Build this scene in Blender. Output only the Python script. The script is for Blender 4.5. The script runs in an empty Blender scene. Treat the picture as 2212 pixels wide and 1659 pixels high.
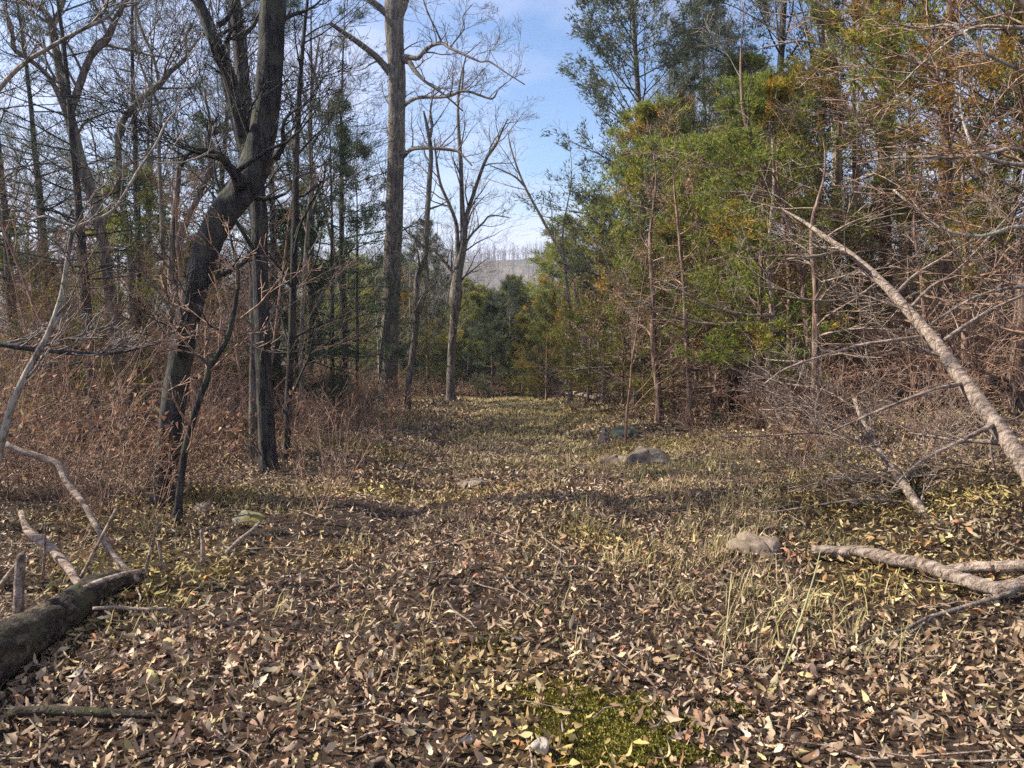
import bpy, math, random
import numpy as np
from mathutils import Vector, Matrix
random.seed(7)
RS = np.random.RandomState(7)
R = math.radians
scene = bpy.context.scene
C = scene.collection

# ---------------------------------------------------------------- camera
CAM_H = 1.6
W2, H2, F = 2212.0, 1659.0, 1658.0
EYE_ROW = 625.0
PITCH = math.atan((H2 / 2 - EYE_ROW) / F)
cam_d = bpy.data.cameras.new('camera')
cam = bpy.data.objects.new('camera', cam_d)
C.objects.link(cam)
cam.location = (0, 0, CAM_H)
cam.rotation_euler = (math.pi / 2 - PITCH, 0, 0)
cam_d.sensor_width = 36
cam_d.lens = 36 * F / W2
cam_d.clip_start = 0.05
cam_d.clip_end = 3000
scene.camera = cam

# ---------------------------------------------------------------- light
SUN_EL, SUN_AHEAD = 40.0, 8.0      # sun stands to the left, a little ahead of the viewer
saz = R(SUN_AHEAD)
sun_vec = Vector((-math.cos(saz) * math.cos(R(SUN_EL)), math.sin(saz) * math.cos(R(SUN_EL)), math.sin(R(SUN_EL))))
sd = bpy.data.lights.new('sun', 'SUN')
sd.energy = 5.0
sd.angle = R(0.5)
sd.color = (1.0, 0.92, 0.79)
sun = bpy.data.objects.new('sun', sd)
C.objects.link(sun)
sun.rotation_euler = sun_vec.to_track_quat('Z', 'Y').to_euler()
world = bpy.data.worlds.new('World')
scene.world = world
world.use_nodes = True
wn, wl = world.node_tree.nodes, world.node_tree.links
wn.clear()
wout = wn.new('ShaderNodeOutputWorld')
bg = wn.new('ShaderNodeBackground')
bg.inputs['Strength'].default_value = 0.078
sky = wn.new('ShaderNodeTexSky')
sky.sky_type = 'NISHITA'
sky.sun_disc = False
sky.sun_elevation = R(SUN_EL)
sky.sun_rotation = math.atan2(sun_vec.x, sun_vec.y)
sky.air_density = 1.0
sky.dust_density = 0.6
sky.ozone_density = 1.8
tc = wn.new('ShaderNodeTexCoord')
mp = wn.new('ShaderNodeMapping')
mp.inputs['Scale'].default_value = (1.2, 1.0, 3.2)
mp.inputs['Rotation'].default_value = (0.0, R(28), 0.0)
mp.inputs['Location'].default_value = (0.35, 0.0, 0.2)
nz = wn.new('ShaderNodeTexNoise')
nz.inputs['Scale'].default_value = 1.9
nz.inputs['Detail'].default_value = 6
nz.inputs['Roughness'].default_value = 0.55
nz.inputs['Distortion'].default_value = 0.4
rp = wn.new('ShaderNodeValToRGB')
rp.color_ramp.elements[0].position = 0.36
rp.color_ramp.elements[0].color = (0.04, 0.04, 0.04, 1)
rp.color_ramp.elements[1].position = 0.58
rp.color_ramp.elements[1].color = (0.8, 0.8, 0.8, 1)
mixc = wn.new('ShaderNodeMix'); mixc.data_type = 'RGBA'
mixc.inputs['B'].default_value = (6.0, 6.2, 8.0, 1)
tintc = wn.new('ShaderNodeMix'); tintc.data_type = 'RGBA'; tintc.blend_type = 'MULTIPLY'
tintc.inputs['Factor'].default_value = 1.0
tintc.inputs['B'].default_value = (0.85, 1.0, 1.2, 1)
wl.new(tc.outputs['Generated'], mp.inputs['Vector'])
wl.new(mp.outputs['Vector'], nz.inputs['Vector'])
wl.new(nz.outputs['Fac'], rp.inputs['Fac'])
wl.new(sky.outputs['Color'], tintc.inputs['A'])
wl.new(tintc.outputs['Result'], mixc.inputs['A'])
wl.new(rp.outputs['Color'], mixc.inputs['Factor'])
wl.new(mixc.outputs['Result'], bg.inputs['Color'])
wl.new(bg.outputs['Background'], wout.inputs['Surface'])
vs = scene.view_settings
vs.view_transform = 'Standard'
vs.look = 'None'
vs.exposure = 1.05
vs.gamma = 1.0
vs.use_curve_mapping = False
scene.cycles.max_bounces = 6
scene.cycles.transparent_max_bounces = 4
scene.cycles.use_denoising = False
scene.cycles.sample_clamp_indirect = 3.0

# ---------------------------------------------------------------- terrain shape
def sstep(a, b, x):
    t = np.clip((x - a) / (b - a), 0, 1)
    return t * t * (3 - 2 * t)
_ph = RS.rand(40) * 6.28
_dr = RS.rand(40) * 6.28
def bumps(x, y, freq, k0, n=7):
    s = 0
    for i in range(n):
        a = _dr[k0 + i]
        f = freq * (0.6 + 0.14 * i)
        s = s + np.sin((x * math.cos(a) + y * math.sin(a)) * f + _ph[k0 + i] + 0.7 * np.sin(x * f * .31 + y * f * .23 + i))
    return s / n
def hgt(x, y):
    x = np.asarray(x, float); y = np.asarray(y, float)
    t = y - 5.3
    z = -0.1 * (np.sqrt(t * t + 2.0) + t) / 2
    z = z - 0.20 * (np.sqrt((y - 29) ** 2 + 2) + (y - 29)) / 2 + 0.29 * (np.sqrt((y - 78) ** 2 + 30) + (y - 78)) / 2
    xr = x - 1.7
    bank = 0.19 * (np.sqrt(xr * xr + 0.35) + xr) / 2
    xl = -(x + 3.0)
    drop = -0.07 * (np.sqrt(xl * xl + 1.0) + xl) / 2
    lim = 1.0 / (1 + np.abs(x) / 45.0)
    z = z + (bank + drop) * lim
    # far hill
    r = np.hypot(x - 30, (y - 330) * 0.9)
    z = z + 55.0 * np.exp(-((y - 330) / 85.0) ** 2) * (0.97 + 0.08 * np.sin(x / 75.0 + 2.6) + 0.02 * np.sin(x / 23.0))
    z = z - 0.08 * np.clip(y - 78, 0, None) - 0.01 * np.clip(y - 78, 0, None)
    near = np.exp(-((y) / 40.0) ** 2)
    z = z + near * 0.09 * np.exp(-((x + 2.3) / 0.6) ** 2) * sstep(5, 9, y)
    z = z + near * (0.075 * bumps(x, y, 1.2, 0) + 0.028 * bumps(x, y, 4.5, 8)) + 0.3 * (1 - near) * bumps(x, y, 0.25, 16)
    rut = np.exp(-((x + 0.85) / 0.3) ** 2) + np.exp(-((x - 0.95) / 0.3) ** 2)
    z = z - 0.085 * rut * near * sstep(2, 6, y)
    return z
def h1(x, y):
    return float(hgt(x, y))
cp, sp = math.cos(PITCH), math.sin(PITCH)
def ray(px, py):
    a = (px - W2 / 2) / F
    b = (H2 / 2 - py) / F
    return Vector((a, cp + b * sp, -sp + b * cp))          # unit forward depth
def P(px, py, y):                                          # the point of this sight line standing y metres ahead
    r = ray(px, py)
    return Vector((r.x, r.y, r.z)) * (y / r.y) + Vector((0, 0, CAM_H))
def wr(w, y):                                              # a width in the picture -> radius in metres at y metres ahead
    return 0.5 * w / F * y
def G(px, py, far=60):
    r = ray(px, py)
    s = 1.0
    prev = s
    while s < far:
        q = r * s
        if q.z + CAM_H < h1(q.x, q.y):
            lo, hi = prev, s
            for _ in range(14):
                m = (lo + hi) / 2
                q = r * m
                if q.z + CAM_H < h1(q.x, q.y): hi = m
                else: lo = m
            q = r * hi
            return Vector((q.x, q.y, q.z + CAM_H))
        prev = s
        s += 0.1 + s * 0.01
    q = r * far
    return Vector((q.x, q.y, h1(q.x, q.y)))
def spot(px, y):
    z = 0
    for _ in range(4):
        dc = y * cp + (CAM_H - z) * sp
        x = (px - W2 / 2) / F * dc
        z = h1(x, y)
    return Vector((x, y, z))

# ---------------------------------------------------------------- materials
def new_mat(name):
    m = bpy.data.materials.new(name)
    m.use_nodes = True
    n, l = m.node_tree.nodes, m.node_tree.links
    n.clear()
    out = n.new('ShaderNodeOutputMaterial')
    b = n.new('ShaderNodeBsdfPrincipled')
    b.inputs['Roughness'].default_value = 0.85
    b.inputs['Specular IOR Level'].default_value = 0.25
    l.new(b.outputs[0], out.inputs['Surface'])
    return m, n, l, b, out
def noise(n, l, vec, scale, detail=4, rough=0.6, sc=None, dist=0.0):
    t = n.new('ShaderNodeTexNoise')
    t.inputs['Scale'].default_value = scale
    t.inputs['Detail'].default_value = detail
    t.inputs['Roughness'].default_value = rough
    t.inputs['Distortion'].default_value = dist
    if sc:
        m = n.new('ShaderNodeMapping')
        m.inputs['Scale'].default_value = sc
        l.new(vec, m.inputs['Vector'])
        vec = m.outputs['Vector']
    l.new(vec, t.inputs['Vector'])
    return t
def ramp(n, l, fac, stops):
    r = n.new('ShaderNodeValToRGB')
    e = r.color_ramp.elements
    while len(e) < len(stops): e.new(0.5)
    for i, (p, c) in enumerate(stops):
        e[i].position = p
        e[i].color = (*c, 1) if len(c) == 3 else c
    l.new(fac, r.inputs['Fac'])
    return r
def mix(n, l, fac, a, b, mode='MIX'):
    m = n.new('ShaderNodeMix'); m.data_type = 'RGBA'; m.blend_type = mode
    for s, v in (('Factor', fac), ('A', a), ('B', b)):
        if isinstance(v, (int, float)): m.inputs[s].default_value = v
        elif isinstance(v, tuple): m.inputs[s].default_value = (*v, 1)
        else: l.new(v, m.inputs[s])
    return m.outputs['Result']
def bump(n, l, b, h, strength=0.6, dist=0.02):
    k = n.new('ShaderNodeBump')
    k.inputs['Strength'].default_value = strength
    k.inputs['Distance'].default_value = dist
    l.new(h, k.inputs['Height'])
    l.new(k.outputs[0], b.inputs['Normal'])

def mat_ground():
    m, n, l, b, o = new_mat('soil')
    g = n.new('ShaderNodeNewGeometry').outputs['Position']
    a = noise(n, l, g, 22, 6, 0.7)
    c = ramp(n, l, a.outputs['Fac'], [(0.35, (0.018, 0.01, 0.006)), (0.55, (0.05, 0.03, 0.018)), (0.75, (0.14, 0.095, 0.06))])
    p = noise(n, l, g, 0.55, 3, 0.6)
    pm = ramp(n, l, p.outputs['Fac'], [(0.48, (0, 0, 0)), (0.62, (1, 1, 1))])
    c2 = mix(n, l, pm.outputs['Color'], c.outputs['Color'], mix(n, l, 1.0, c.outputs['Color'], (1.0, 1.05, 0.62), 'MULTIPLY'))
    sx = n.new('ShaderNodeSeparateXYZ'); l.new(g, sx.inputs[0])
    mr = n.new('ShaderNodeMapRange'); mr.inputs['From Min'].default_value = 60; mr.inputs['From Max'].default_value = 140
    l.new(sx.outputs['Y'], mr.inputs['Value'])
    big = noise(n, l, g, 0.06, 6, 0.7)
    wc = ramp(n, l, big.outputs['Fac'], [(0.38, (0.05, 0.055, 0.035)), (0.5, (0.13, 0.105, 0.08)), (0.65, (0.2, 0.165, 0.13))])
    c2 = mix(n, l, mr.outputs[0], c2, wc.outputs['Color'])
    l.new(c2, b.inputs['Base Color'])
    bump(n, l, b, a.outputs['Fac'], 0.8, 0.05)
    return m
def mat_bark(name, dark, mid, light, lichen=None, vs=1.0, strength=0.9, grain=(1, 1, 0.13)):
    m, n, l, b, o = new_mat(name)
    g = n.new('ShaderNodeTexCoord').outputs['Object']
    a = noise(n, l, g, 26 * vs, 5, 0.65, sc=grain, dist=0.3)
    f = noise(n, l, g, 90 * vs, 3, 0.7, sc=(1, 1, 0.4))
    hh = mix(n, l, 0.3, a.outputs['Color'], f.outputs['Color'])
    hb = n.new('ShaderNodeRGBToBW'); l.new(hh, hb.inputs[0])
    c = ramp(n, l, hb.outputs[0], [(0.42, dark), (0.5, mid), (0.59, light)])
    col = c.outputs['Color']
    if lichen:
        q = noise(n, l, g, 5, 5, 0.7)
        qm = ramp(n, l, q.outputs['Fac'], [(0.52, (0, 0, 0)), (0.62, (0.75, 0.75, 0.75))])
        col = mix(n, l, qm.outputs['Color'], col, lichen)
    oi = n.new('ShaderNodeObjectInfo')
    rr = ramp(n, l, oi.outputs['Random'], [(0, (0.8, 0.8, 0.8)), (1, (1.15, 1.12, 1.08))])
    col = mix(n, l, 1.0, col, rr.outputs['Color'], 'MULTIPLY')
    l.new(col, b.inputs['Base Color'])
    bump(n, l, b, hb.outputs[0], 1.0 if strength > 0.5 else strength, 0.06)
    return m
def mat_tint(name, trans=0.25, mult=(1, 1, 1), patch=None, tip=False):
    m, n, l, b, o = new_mat(name)
    at = n.new('ShaderNodeAttribute'); at.attribute_name = 'tint'
    col = mix(n, l, 1.0, at.outputs['Color'], mult, 'MULTIPLY')
    if patch:
        g = n.new('ShaderNodeNewGeometry').outputs['Position']
        p = noise(n, l, g, patch[0], 2, 0.5)
        pm = ramp(n, l, p.outputs['Fac'], [(patch[1], (0, 0, 0)), (patch[1] + 0.12, (1, 1, 1))])
        col = mix(n, l, pm.outputs['Color'], col, mix(n, l, 1.0, col, patch[2], 'MULTIPLY'))
    oi = n.new('ShaderNodeObjectInfo')
    rr = ramp(n, l, oi.outputs['Random'], [(0, (0.82, 0.85, 0.8)), (1, (1.15, 1.1, 1.1))])
    col = mix(n, l, 1.0, col, rr.outputs['Color'], 'MULTIPLY')
    l.new(col, b.inputs['Base Color'])
    b.inputs['Roughness'].default_value = 0.7
    if trans:
        t = n.new('ShaderNodeBsdfTranslucent')
        l.new(col, t.inputs['Color'])
        mx = n.new('ShaderNodeMixShader')
        mx.inputs[0].default_value = trans
        l.new(b.outputs[0], mx.inputs[1]); l.new(t.outputs[0], mx.inputs[2])
        l.new(mx.outputs[0], o.inputs['Surface'])
    return m
def mat_rock(name, c0, c1, moss=None):
    m, n, l, b, o = new_mat(name)
    g = n.new('ShaderNodeTexCoord').outputs['Object']
    a = noise(n, l, g, 9, 8, 0.7)
    c = ramp(n, l, a.outputs['Fac'], [(0.35, c0), (0.65, c1)])
    col = c.outputs['Color']
    if moss:
        q = noise(n, l, g, 4, 6, 0.7)
        qm = ramp(n, l, q.outputs['Fac'], [(0.42, (0, 0, 0)), (0.55, (1, 1, 1))])
        col = mix(n, l, qm.outputs['Color'], col, moss)
    l.new(col, b.inputs['Base Color'])
    bump(n, l, b, a.outputs['Fac'], 0.8, 0.03)
    return m
M = {}
M['soil'] = mat_ground()
M['bark_dark'] = mat_bark('dark_bark', (0.008, 0.007, 0.008), (0.032, 0.029, 0.03), (0.1, 0.09, 0.078), (0.075, 0.08, 0.05))
M['bark_grey'] = mat_bark('grey_bark', (0.045, 0.038, 0.034), (0.15, 0.125, 0.105), (0.34, 0.29, 0.235), (0.26, 0.26, 0.2))
M['bark_pale'] = mat_bark('pale_bark', (0.09, 0.075, 0.065), (0.3, 0.255, 0.215), (0.52, 0.45, 0.37), (0.42, 0.42, 0.34))
M['bark_cedar'] = mat_bark('cedar_bark', (0.05, 0.028, 0.02), (0.2, 0.125, 0.095), (0.42, 0.31, 0.24), None, 1.2)
M['dead_wood'] = mat_bark('weathered_wood', (0.09, 0.06, 0.045), (0.33, 0.25, 0.195), (0.6, 0.49, 0.4), None, 1.6, 0.8, (0.3, 1.0, 0.55))
M['log_wood'] = mat_bark('mossy_log_bark', (0.01, 0.008, 0.006), (0.045, 0.034, 0.025), (0.15, 0.115, 0.08), (0.07, 0.07, 0.03), 1.0, 0.9, (0.5, 0.5, 1.0))
M['twig_grey'] = mat_bark('grey_twigs', (0.07, 0.06, 0.055), (0.16, 0.135, 0.12), (0.28, 0.24, 0.21), None, 1, 0.2)
M['twig_brown'] = mat_bark('brown_twigs', (0.075, 0.04, 0.026), (0.27, 0.16, 0.11), (0.5, 0.36, 0.26), None, 1, 0.2)
M['litter'] = mat_tint('dry_leaves', 0.05, (1, 1, 1), (0.6, 0.5, (1.03, 1.06, 0.62)))
M['dead_leaves'] = mat_tint('dead_leaves_on_twigs', 0.3)
M['cedar_blue'] = mat_tint('blue_green_cedar', 0.3, (0.85, 0.88, 1.1))
M['cedar_green'] = mat_tint('green_cedar', 0.4, (1.8, 1.75, 0.7), (1.1, 0.58, (1.9, 1.05, 0.6)))
M['cedar_rust'] = mat_tint('rusty_cedar', 0.35, (1.25, 1.15, 0.6), (0.8, 0.46, (1.7, 0.95, 0.6)))
M['cedar_olive'] = mat_tint('olive_cedar', 0.3, (1.5, 1.2, 0.5))
M['pine'] = mat_tint('dark_pine', 0.25, (0.62, 0.72, 0.68))
M['grass'] = mat_tint('dry_grass', 0.3)
M['rock'] = mat_rock('grey_brown_rock', (0.09, 0.066, 0.05), (0.3, 0.235, 0.175))
M['rock_moss'] = mat_rock('mossy_rock', (0.12, 0.11, 0.09), (0.27, 0.25, 0.2), (0.17, 0.145, 0.04))
M['rock_green'] = mat_rock('green_lichen_rock', (0.055, 0.06, 0.042), (0.15, 0.165, 0.115))
M['rock_white'] = mat_rock('pale_rock', (0.3, 0.25, 0.19), (0.52, 0.45, 0.37))
M['moss'] = mat_tint('moss', 0.1)

# ---------------------------------------------------------------- mesh tools
def np_mesh(name, V, quads=None, tris=None, tint=None, smooth=False):
    me = bpy.data.meshes.new(name)
    V = np.asarray(V, np.float32)
    nq = 0 if quads is None else len(quads)
    nt = 0 if tris is None else len(tris)
    me.vertices.add(len(V))
    me.vertices.foreach_set('co', V.ravel())
    loops = []
    if nq: loops.append(np.asarray(quads, np.int32).ravel())
    if nt: loops.append(np.asarray(tris, np.int32).ravel())
    L = np.concatenate(loops)
    me.loops.add(len(L))
    me.loops.foreach_set('vertex_index', L)
    me.polygons.add(nq + nt)
    starts = np.concatenate([np.arange(nq) * 4, nq * 4 + np.arange(nt) * 3]).astype(np.int32)
    me.polygons.foreach_set('loop_start', starts)
    if smooth:
        me.polygons.foreach_set('use_smooth', np.ones(nq + nt, bool))
    if tint is not None:
        a = me.attributes.new('tint', 'FLOAT_COLOR', 'POINT')
        c = np.ones((len(V), 4), np.float32)
        c[:, :3] = tint
        a.data.foreach_set('color', c.ravel())
    me.update(calc_edges=True)
    return me
def link(name, me, mat=None, parent=None, loc=None):
    o = bpy.data.objects.new(name, me)
    C.objects.link(o)
    if mat is not None and me is not None and not me.materials: me.materials.append(mat)
    if parent is not None: o.parent = parent
    if loc is not None: o.location = loc
    return o
def tag(o, label=None, cat=None, group=None, kind=None):
    if label: o['label'] = label
    if cat: o['category'] = cat
    if group: o['group'] = group
    if kind: o['kind'] = kind
    return o
def thing(name, label, cat, loc=(0, 0, 0), group=None, rz=0, s=1):
    o = bpy.data.objects.new(name, None)
    C.objects.link(o)
    o.empty_display_size = 0.1
    o.location = loc
    o.rotation_euler.z = rz
    o.scale = (s, s, s)
    return tag(o, label, cat, group)

class Tubes:
    """collects tapering tubes; all are turned into one mesh"""
    def __init__(self):
        self.items = {}
    def add(self, pts, rad, sides=3):
        pts = [tuple(p) for p in pts]
        self.items.setdefault((len(pts), sides), []).append((pts, list(rad)))
    def arrays(self, rough=0.0, rs=None):
        Vs, Qs, off = [], [], 0
        for (n, k), L in self.items.items():
            A = np.array([i[0] for i in L], float)             # m,n,3
            Rr = np.array([i[1] for i in L], float)            # m,n
            T = np.empty_like(A)
            T[:, 1:-1] = A[:, 2:] - A[:, :-2]
            T[:, 0] = A[:, 1] - A[:, 0]
            T[:, -1] = A[:, -1] - A[:, -2]
            T /= np.linalg.norm(T, axis=2, keepdims=True) + 1e-9
            D = A[:, -1] - A[:, 0]
            ref = np.zeros_like(D)
            ax = np.abs(D)
            ref[np.arange(len(D)), np.argmin(ax, axis=1)] = 1.0
            U = np.cross(T, ref[:, None, :])
            U /= np.linalg.norm(U, axis=2, keepdims=True) + 1e-9
            Wv = np.cross(T, U)
            ang = np.arange(k) * 2 * math.pi / k
            rr = np.repeat(Rr[:, :, None], k, axis=2)
            if rough and rs is not None and k > 5:
                rr = rr * (1 + rough * (rs.rand(*rr.shape) - 0.5) * 2)
            V = A[:, :, None, :] + rr[..., None] * (np.cos(ang)[None, None, :, None] * U[:, :, None, :] + np.sin(ang)[None, None, :, None] * Wv[:, :, None, :])
            m = len(L)
            idx = np.arange(m * n * k).reshape(m, n, k) + off
            a = idx[:, :-1, :]; b = idx[:, 1:, :]
            a2 = np.roll(a, -1, axis=2); b2 = np.roll(b, -1, axis=2)
            Q = np.stack([a, a2, b2, b], axis=-1).reshape(-1, 4)
            Vs.append(V.reshape(-1, 3)); Qs.append(Q)
            off += m * n * k
            if k > 5:                                      # close both ends of thick wood
                cs = np.concatenate([A[:, 0], A[:, -1]])
                Vs.append(cs)
                ids = np.arange(len(cs)) + off
                off += len(cs)
                c0 = np.repeat(ids[:m, None], k, 1); c1 = np.repeat(ids[m:, None], k, 1)
                r0 = idx[:, 0, :]; r1 = idx[:, -1, :]
                self_t = np.concatenate([np.stack([c0, np.roll(r0, -1, 1), r0], -1).reshape(-1, 3), np.stack([c1, r1, np.roll(r1, -1, 1)], -1).reshape(-1, 3)])
                self.tr = getattr(self, 'tr', []) + [self_t]
        return np.concatenate(Vs), np.concatenate(Qs)
    def mesh(self, name, smooth=True, rough=0.0, rs=None):
        self.tr = []
        V, Q = self.arrays(rough, rs)
        return np_mesh(name, V, quads=Q, tris=np.concatenate(self.tr) if self.tr else None, smooth=smooth)

def rvec(rs):
    v = Vector((rs.gauss(0, 1), rs.gauss(0, 1), rs.gauss(0, 1)))
    return v.normalized() if v.length > 1e-6 else Vector((0, 0, 1))
def bend_off(d, ang, rs):
    ax = d.cross(rvec(rs))
    if ax.length < 1e-4: ax = Vector((1, 0, 0))
    return (Matrix.Rotation(ang, 3, ax.normalized()) @ d).normalized()
def grow(T, p, d, L, r, lvl, kids, rs, crook=0.25, up=0.08, tips=None, rmin=0.003, ang=(0.5, 1.05), sides=(6, 4, 3, 3), ratio=(0.38, 0.68), hold=0.28):
    """one branch and all that grows from it"""
    segs = (6, 5, 3, 2, 2)[min(lvl, 4)]
    pts, rad, dirs = [p.copy()], [r], [d.copy()]
    for i in range(segs):
        d = (d + rvec(rs) * crook + Vector((0, 0, up))).normalized()
        p = p + d * (L / segs)
        pts.append(p.copy()); dirs.append(d.copy())
        rad.append(max(rmin, r * (1 - 0.78 * (i + 1) / segs)))
    T.add(pts, rad, sides[min(lvl, len(sides) - 1)])
    if tips is not None and not kids:
        tips.append((pts, dirs))
    if kids:
        k = max(1, int(round(kids[0] * (0.8 + 0.4 * rs.random()))))
        for j in range(k):
            t = hold + (1 - hold) * ((j + rs.random()) / k)
            f = min(t, 0.999) * segs
            i = int(f)
            q = pts[i].lerp(pts[i + 1], f - i)
            cd = bend_off(dirs[min(i + 1, segs)], rs.uniform(*ang), rs)
            if cd.z < -0.3: cd.z *= -0.4; cd.normalize()
            rr = rad[i] + (rad[i + 1] - rad[i]) * (f - i)
            grow(T, q, cd, L * rs.uniform(*ratio) * (1.15 - 0.5 * t), max(rmin, rr * 0.62), lvl + 1, kids[1:], rs, crook, up, tips, rmin, ang, sides, ratio, 0.2)

def smooth_path(pts, per=3):
    """Catmull-Rom through (x, y, z, r)"""
    A = [np.array(p, float) for p in pts]
    A = [2 * A[0] - A[1]] + A + [2 * A[-1] - A[-2]]
    out = []
    for i in range(1, len(A) - 2):
        for k in range(per):
            t = k / per
            p0, p1, p2, p3 = A[i - 1], A[i], A[i + 1], A[i + 2]
            out.append(0.5 * ((2 * p1) + (-p0 + p2) * t + (2 * p0 - 5 * p1 + 4 * p2 - p3) * t * t + (-p0 + 3 * p1 - 3 * p2 + p3) * t ** 3))
    out.append(A[-2])
    return out

# leaf cards: flat strips with a spine, bent two ways
def leaf_template(near):
    if near == 2:
        ts = np.array([0, .16, .34, .5, .68, .84, 1.0])
        ws = np.array([.015, .12, .21, .15, .24, .16, .03])
    elif near == 1:
        ts = np.array([0, .5, 1.0])
        ws = np.array([.08, .2, .07])
    else:
        return np.array([0, .5, .5, 1.0]), np.array([0, -.24, .24, 0]), np.array([(0, 2, 3, 1)])
    n = len(ts)
    U = np.repeat(ts, 3); Wd = np.stack([-ws, 0 * ws, ws], 1).ravel()
    Q = []
    for i in range(n - 1):
        a = i * 3; b = a + 3
        Q += [(a, a + 1, b + 1, b), (a + 1, a + 2, b + 2, b + 1)]
    return U, Wd, np.array(Q)
def leaves_np(pos, yaw, tilt, roll, size, tint, near, rs, cy=1.0, aspect=None):
    U, Wd, Q = leaf_template(near)
    m = len(pos)
    k = len(U)
    if aspect is None: aspect = rs.uniform(0.3, 1.0, m)
    sh = 1.0
    u = np.repeat((U - 0.5)[None], m, 0)
    w = Wd[None] * aspect[:, None]
    if near == 2:
        w = w * (1 + 0.28 * (rs.rand(m, k) - 0.5))
    cy = rs.uniform(0.15, 1.15, (m, 1))
    a = rs.uniform(-2.2, 3.2, (m, 1)) * cy; b = rs.uniform(-6, 8, (m, 1)) * cy
    tw = rs.uniform(-3, 3, (m, 1)) * cy
    zz = a * u * u + b * w * w + tw * u * w
    loc = np.stack([u, w, zz], -1) * size[:, None, None]
    cr, sr = np.cos(roll), np.sin(roll)
    ct, st = np.cos(tilt), np.sin(tilt)
    cy_, sy = np.cos(yaw), np.sin(yaw)
    x, y, z = loc[..., 0], loc[..., 1], loc[..., 2]
    y, z = y * cr[:, None] - z * sr[:, None], y * sr[:, None] + z * cr[:, None]
    x, z = x * ct[:, None] + z * st[:, None], -x * st[:, None] + z * ct[:, None]
    x, y = x * cy_[:, None] - y * sy[:, None], x * sy[:, None] + y * cy_[:, None]
    V = np.stack([x, y, z], -1) + pos[:, None, :]
    QQ = (Q[None] + (np.arange(m) * k)[:, None, None]).reshape(-1, 4)
    TT = np.repeat(tint, k, axis=0)
    return V.reshape(-1, 3), QQ, TT
def merge(parts):
    Vs, Qs, Ts, off = [], [], [], 0
    for V, Q, T in parts:
        Vs.append(V); Qs.append(Q + off); Ts.append(T); off += len(V)
    return np.concatenate(Vs), np.concatenate(Qs), np.concatenate(Ts)

# ---------------------------------------------------------------- ground, trail, hill
def axis_spacing(lo, hi, n, c, k):
    s = np.linspace(-1, 1, n)
    v = np.sinh(s * k) / np.sinh(k)
    return c + np.where(v < 0, v * (c - lo), v * (hi - c))
def sheet(name, xs, ys, mat, lift=0.0):
    X, Y = np.meshgrid(xs, ys)
    Z = hgt(X, Y) + lift
    V = np.stack([X, Y, Z], -1).reshape(-1, 3)
    nx, ny = len(xs), len(ys)
    I = np.arange(nx * ny).reshape(ny, nx)
    Q = np.stack([I[:-1, :-1], I[:-1, 1:], I[1:, 1:], I[1:, :-1]], -1).reshape(-1, 4)
    return link(name, np_mesh(name, V, quads=Q, smooth=True), mat)
ground = sheet('ground', axis_spacing(-420, 420, 300, 0, 5.0), axis_spacing(-40, 620, 420, 6, 5.0), M['soil'])
tag(ground, 'woodland floor of dark soil under brown fallen leaves', kind='structure')
trail = sheet('trail', np.linspace(-1.65, 1.7, 40), np.linspace(1.0, 32, 260), M['soil'], 0.012)
tag(trail, 'leaf covered trail running straight downhill between the trees', kind='structure')

# ---------------------------------------------------------------- leaf litter
PAL = np.array([(0.38, 0.27, 0.185), (0.47, 0.35, 0.245), (0.30, 0.2, 0.13), (0.20, 0.115, 0.065), (0.60, 0.47, 0.32), (0.45, 0.35, 0.17), (0.38, 0.18, 0.085), (0.11, 0.062, 0.036)])
PW = np.array([0.26, 0.15, 0.24, 0.19, 0.035, 0.05, 0.008, 0.12])
def litter_tint(m, rs):
    c = PAL[rs.choice(len(PAL), m, p=PW / PW.sum())]
    return np.clip(c * rs.uniform(0.55, 1.3, (m, 1)) * rs.uniform(0.94, 1.06, (m, 3)), 0, 1)
def scatter(d0, d1, dens, rs, wide=0.74, extra=1.2):
    area = wide * (d1 * d1 - d0 * d0) + 2 * extra * (d1 - d0)
    n = int(area * dens)
    y = np.sqrt(rs.uniform(d0 * d0, d1 * d1, n))
    x = rs.uniform(-1, 1, n) * (wide * y + extra)
    return x, y
rs = np.random.RandomState(3)
parts = {'trail': [], 'ground': []}
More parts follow.
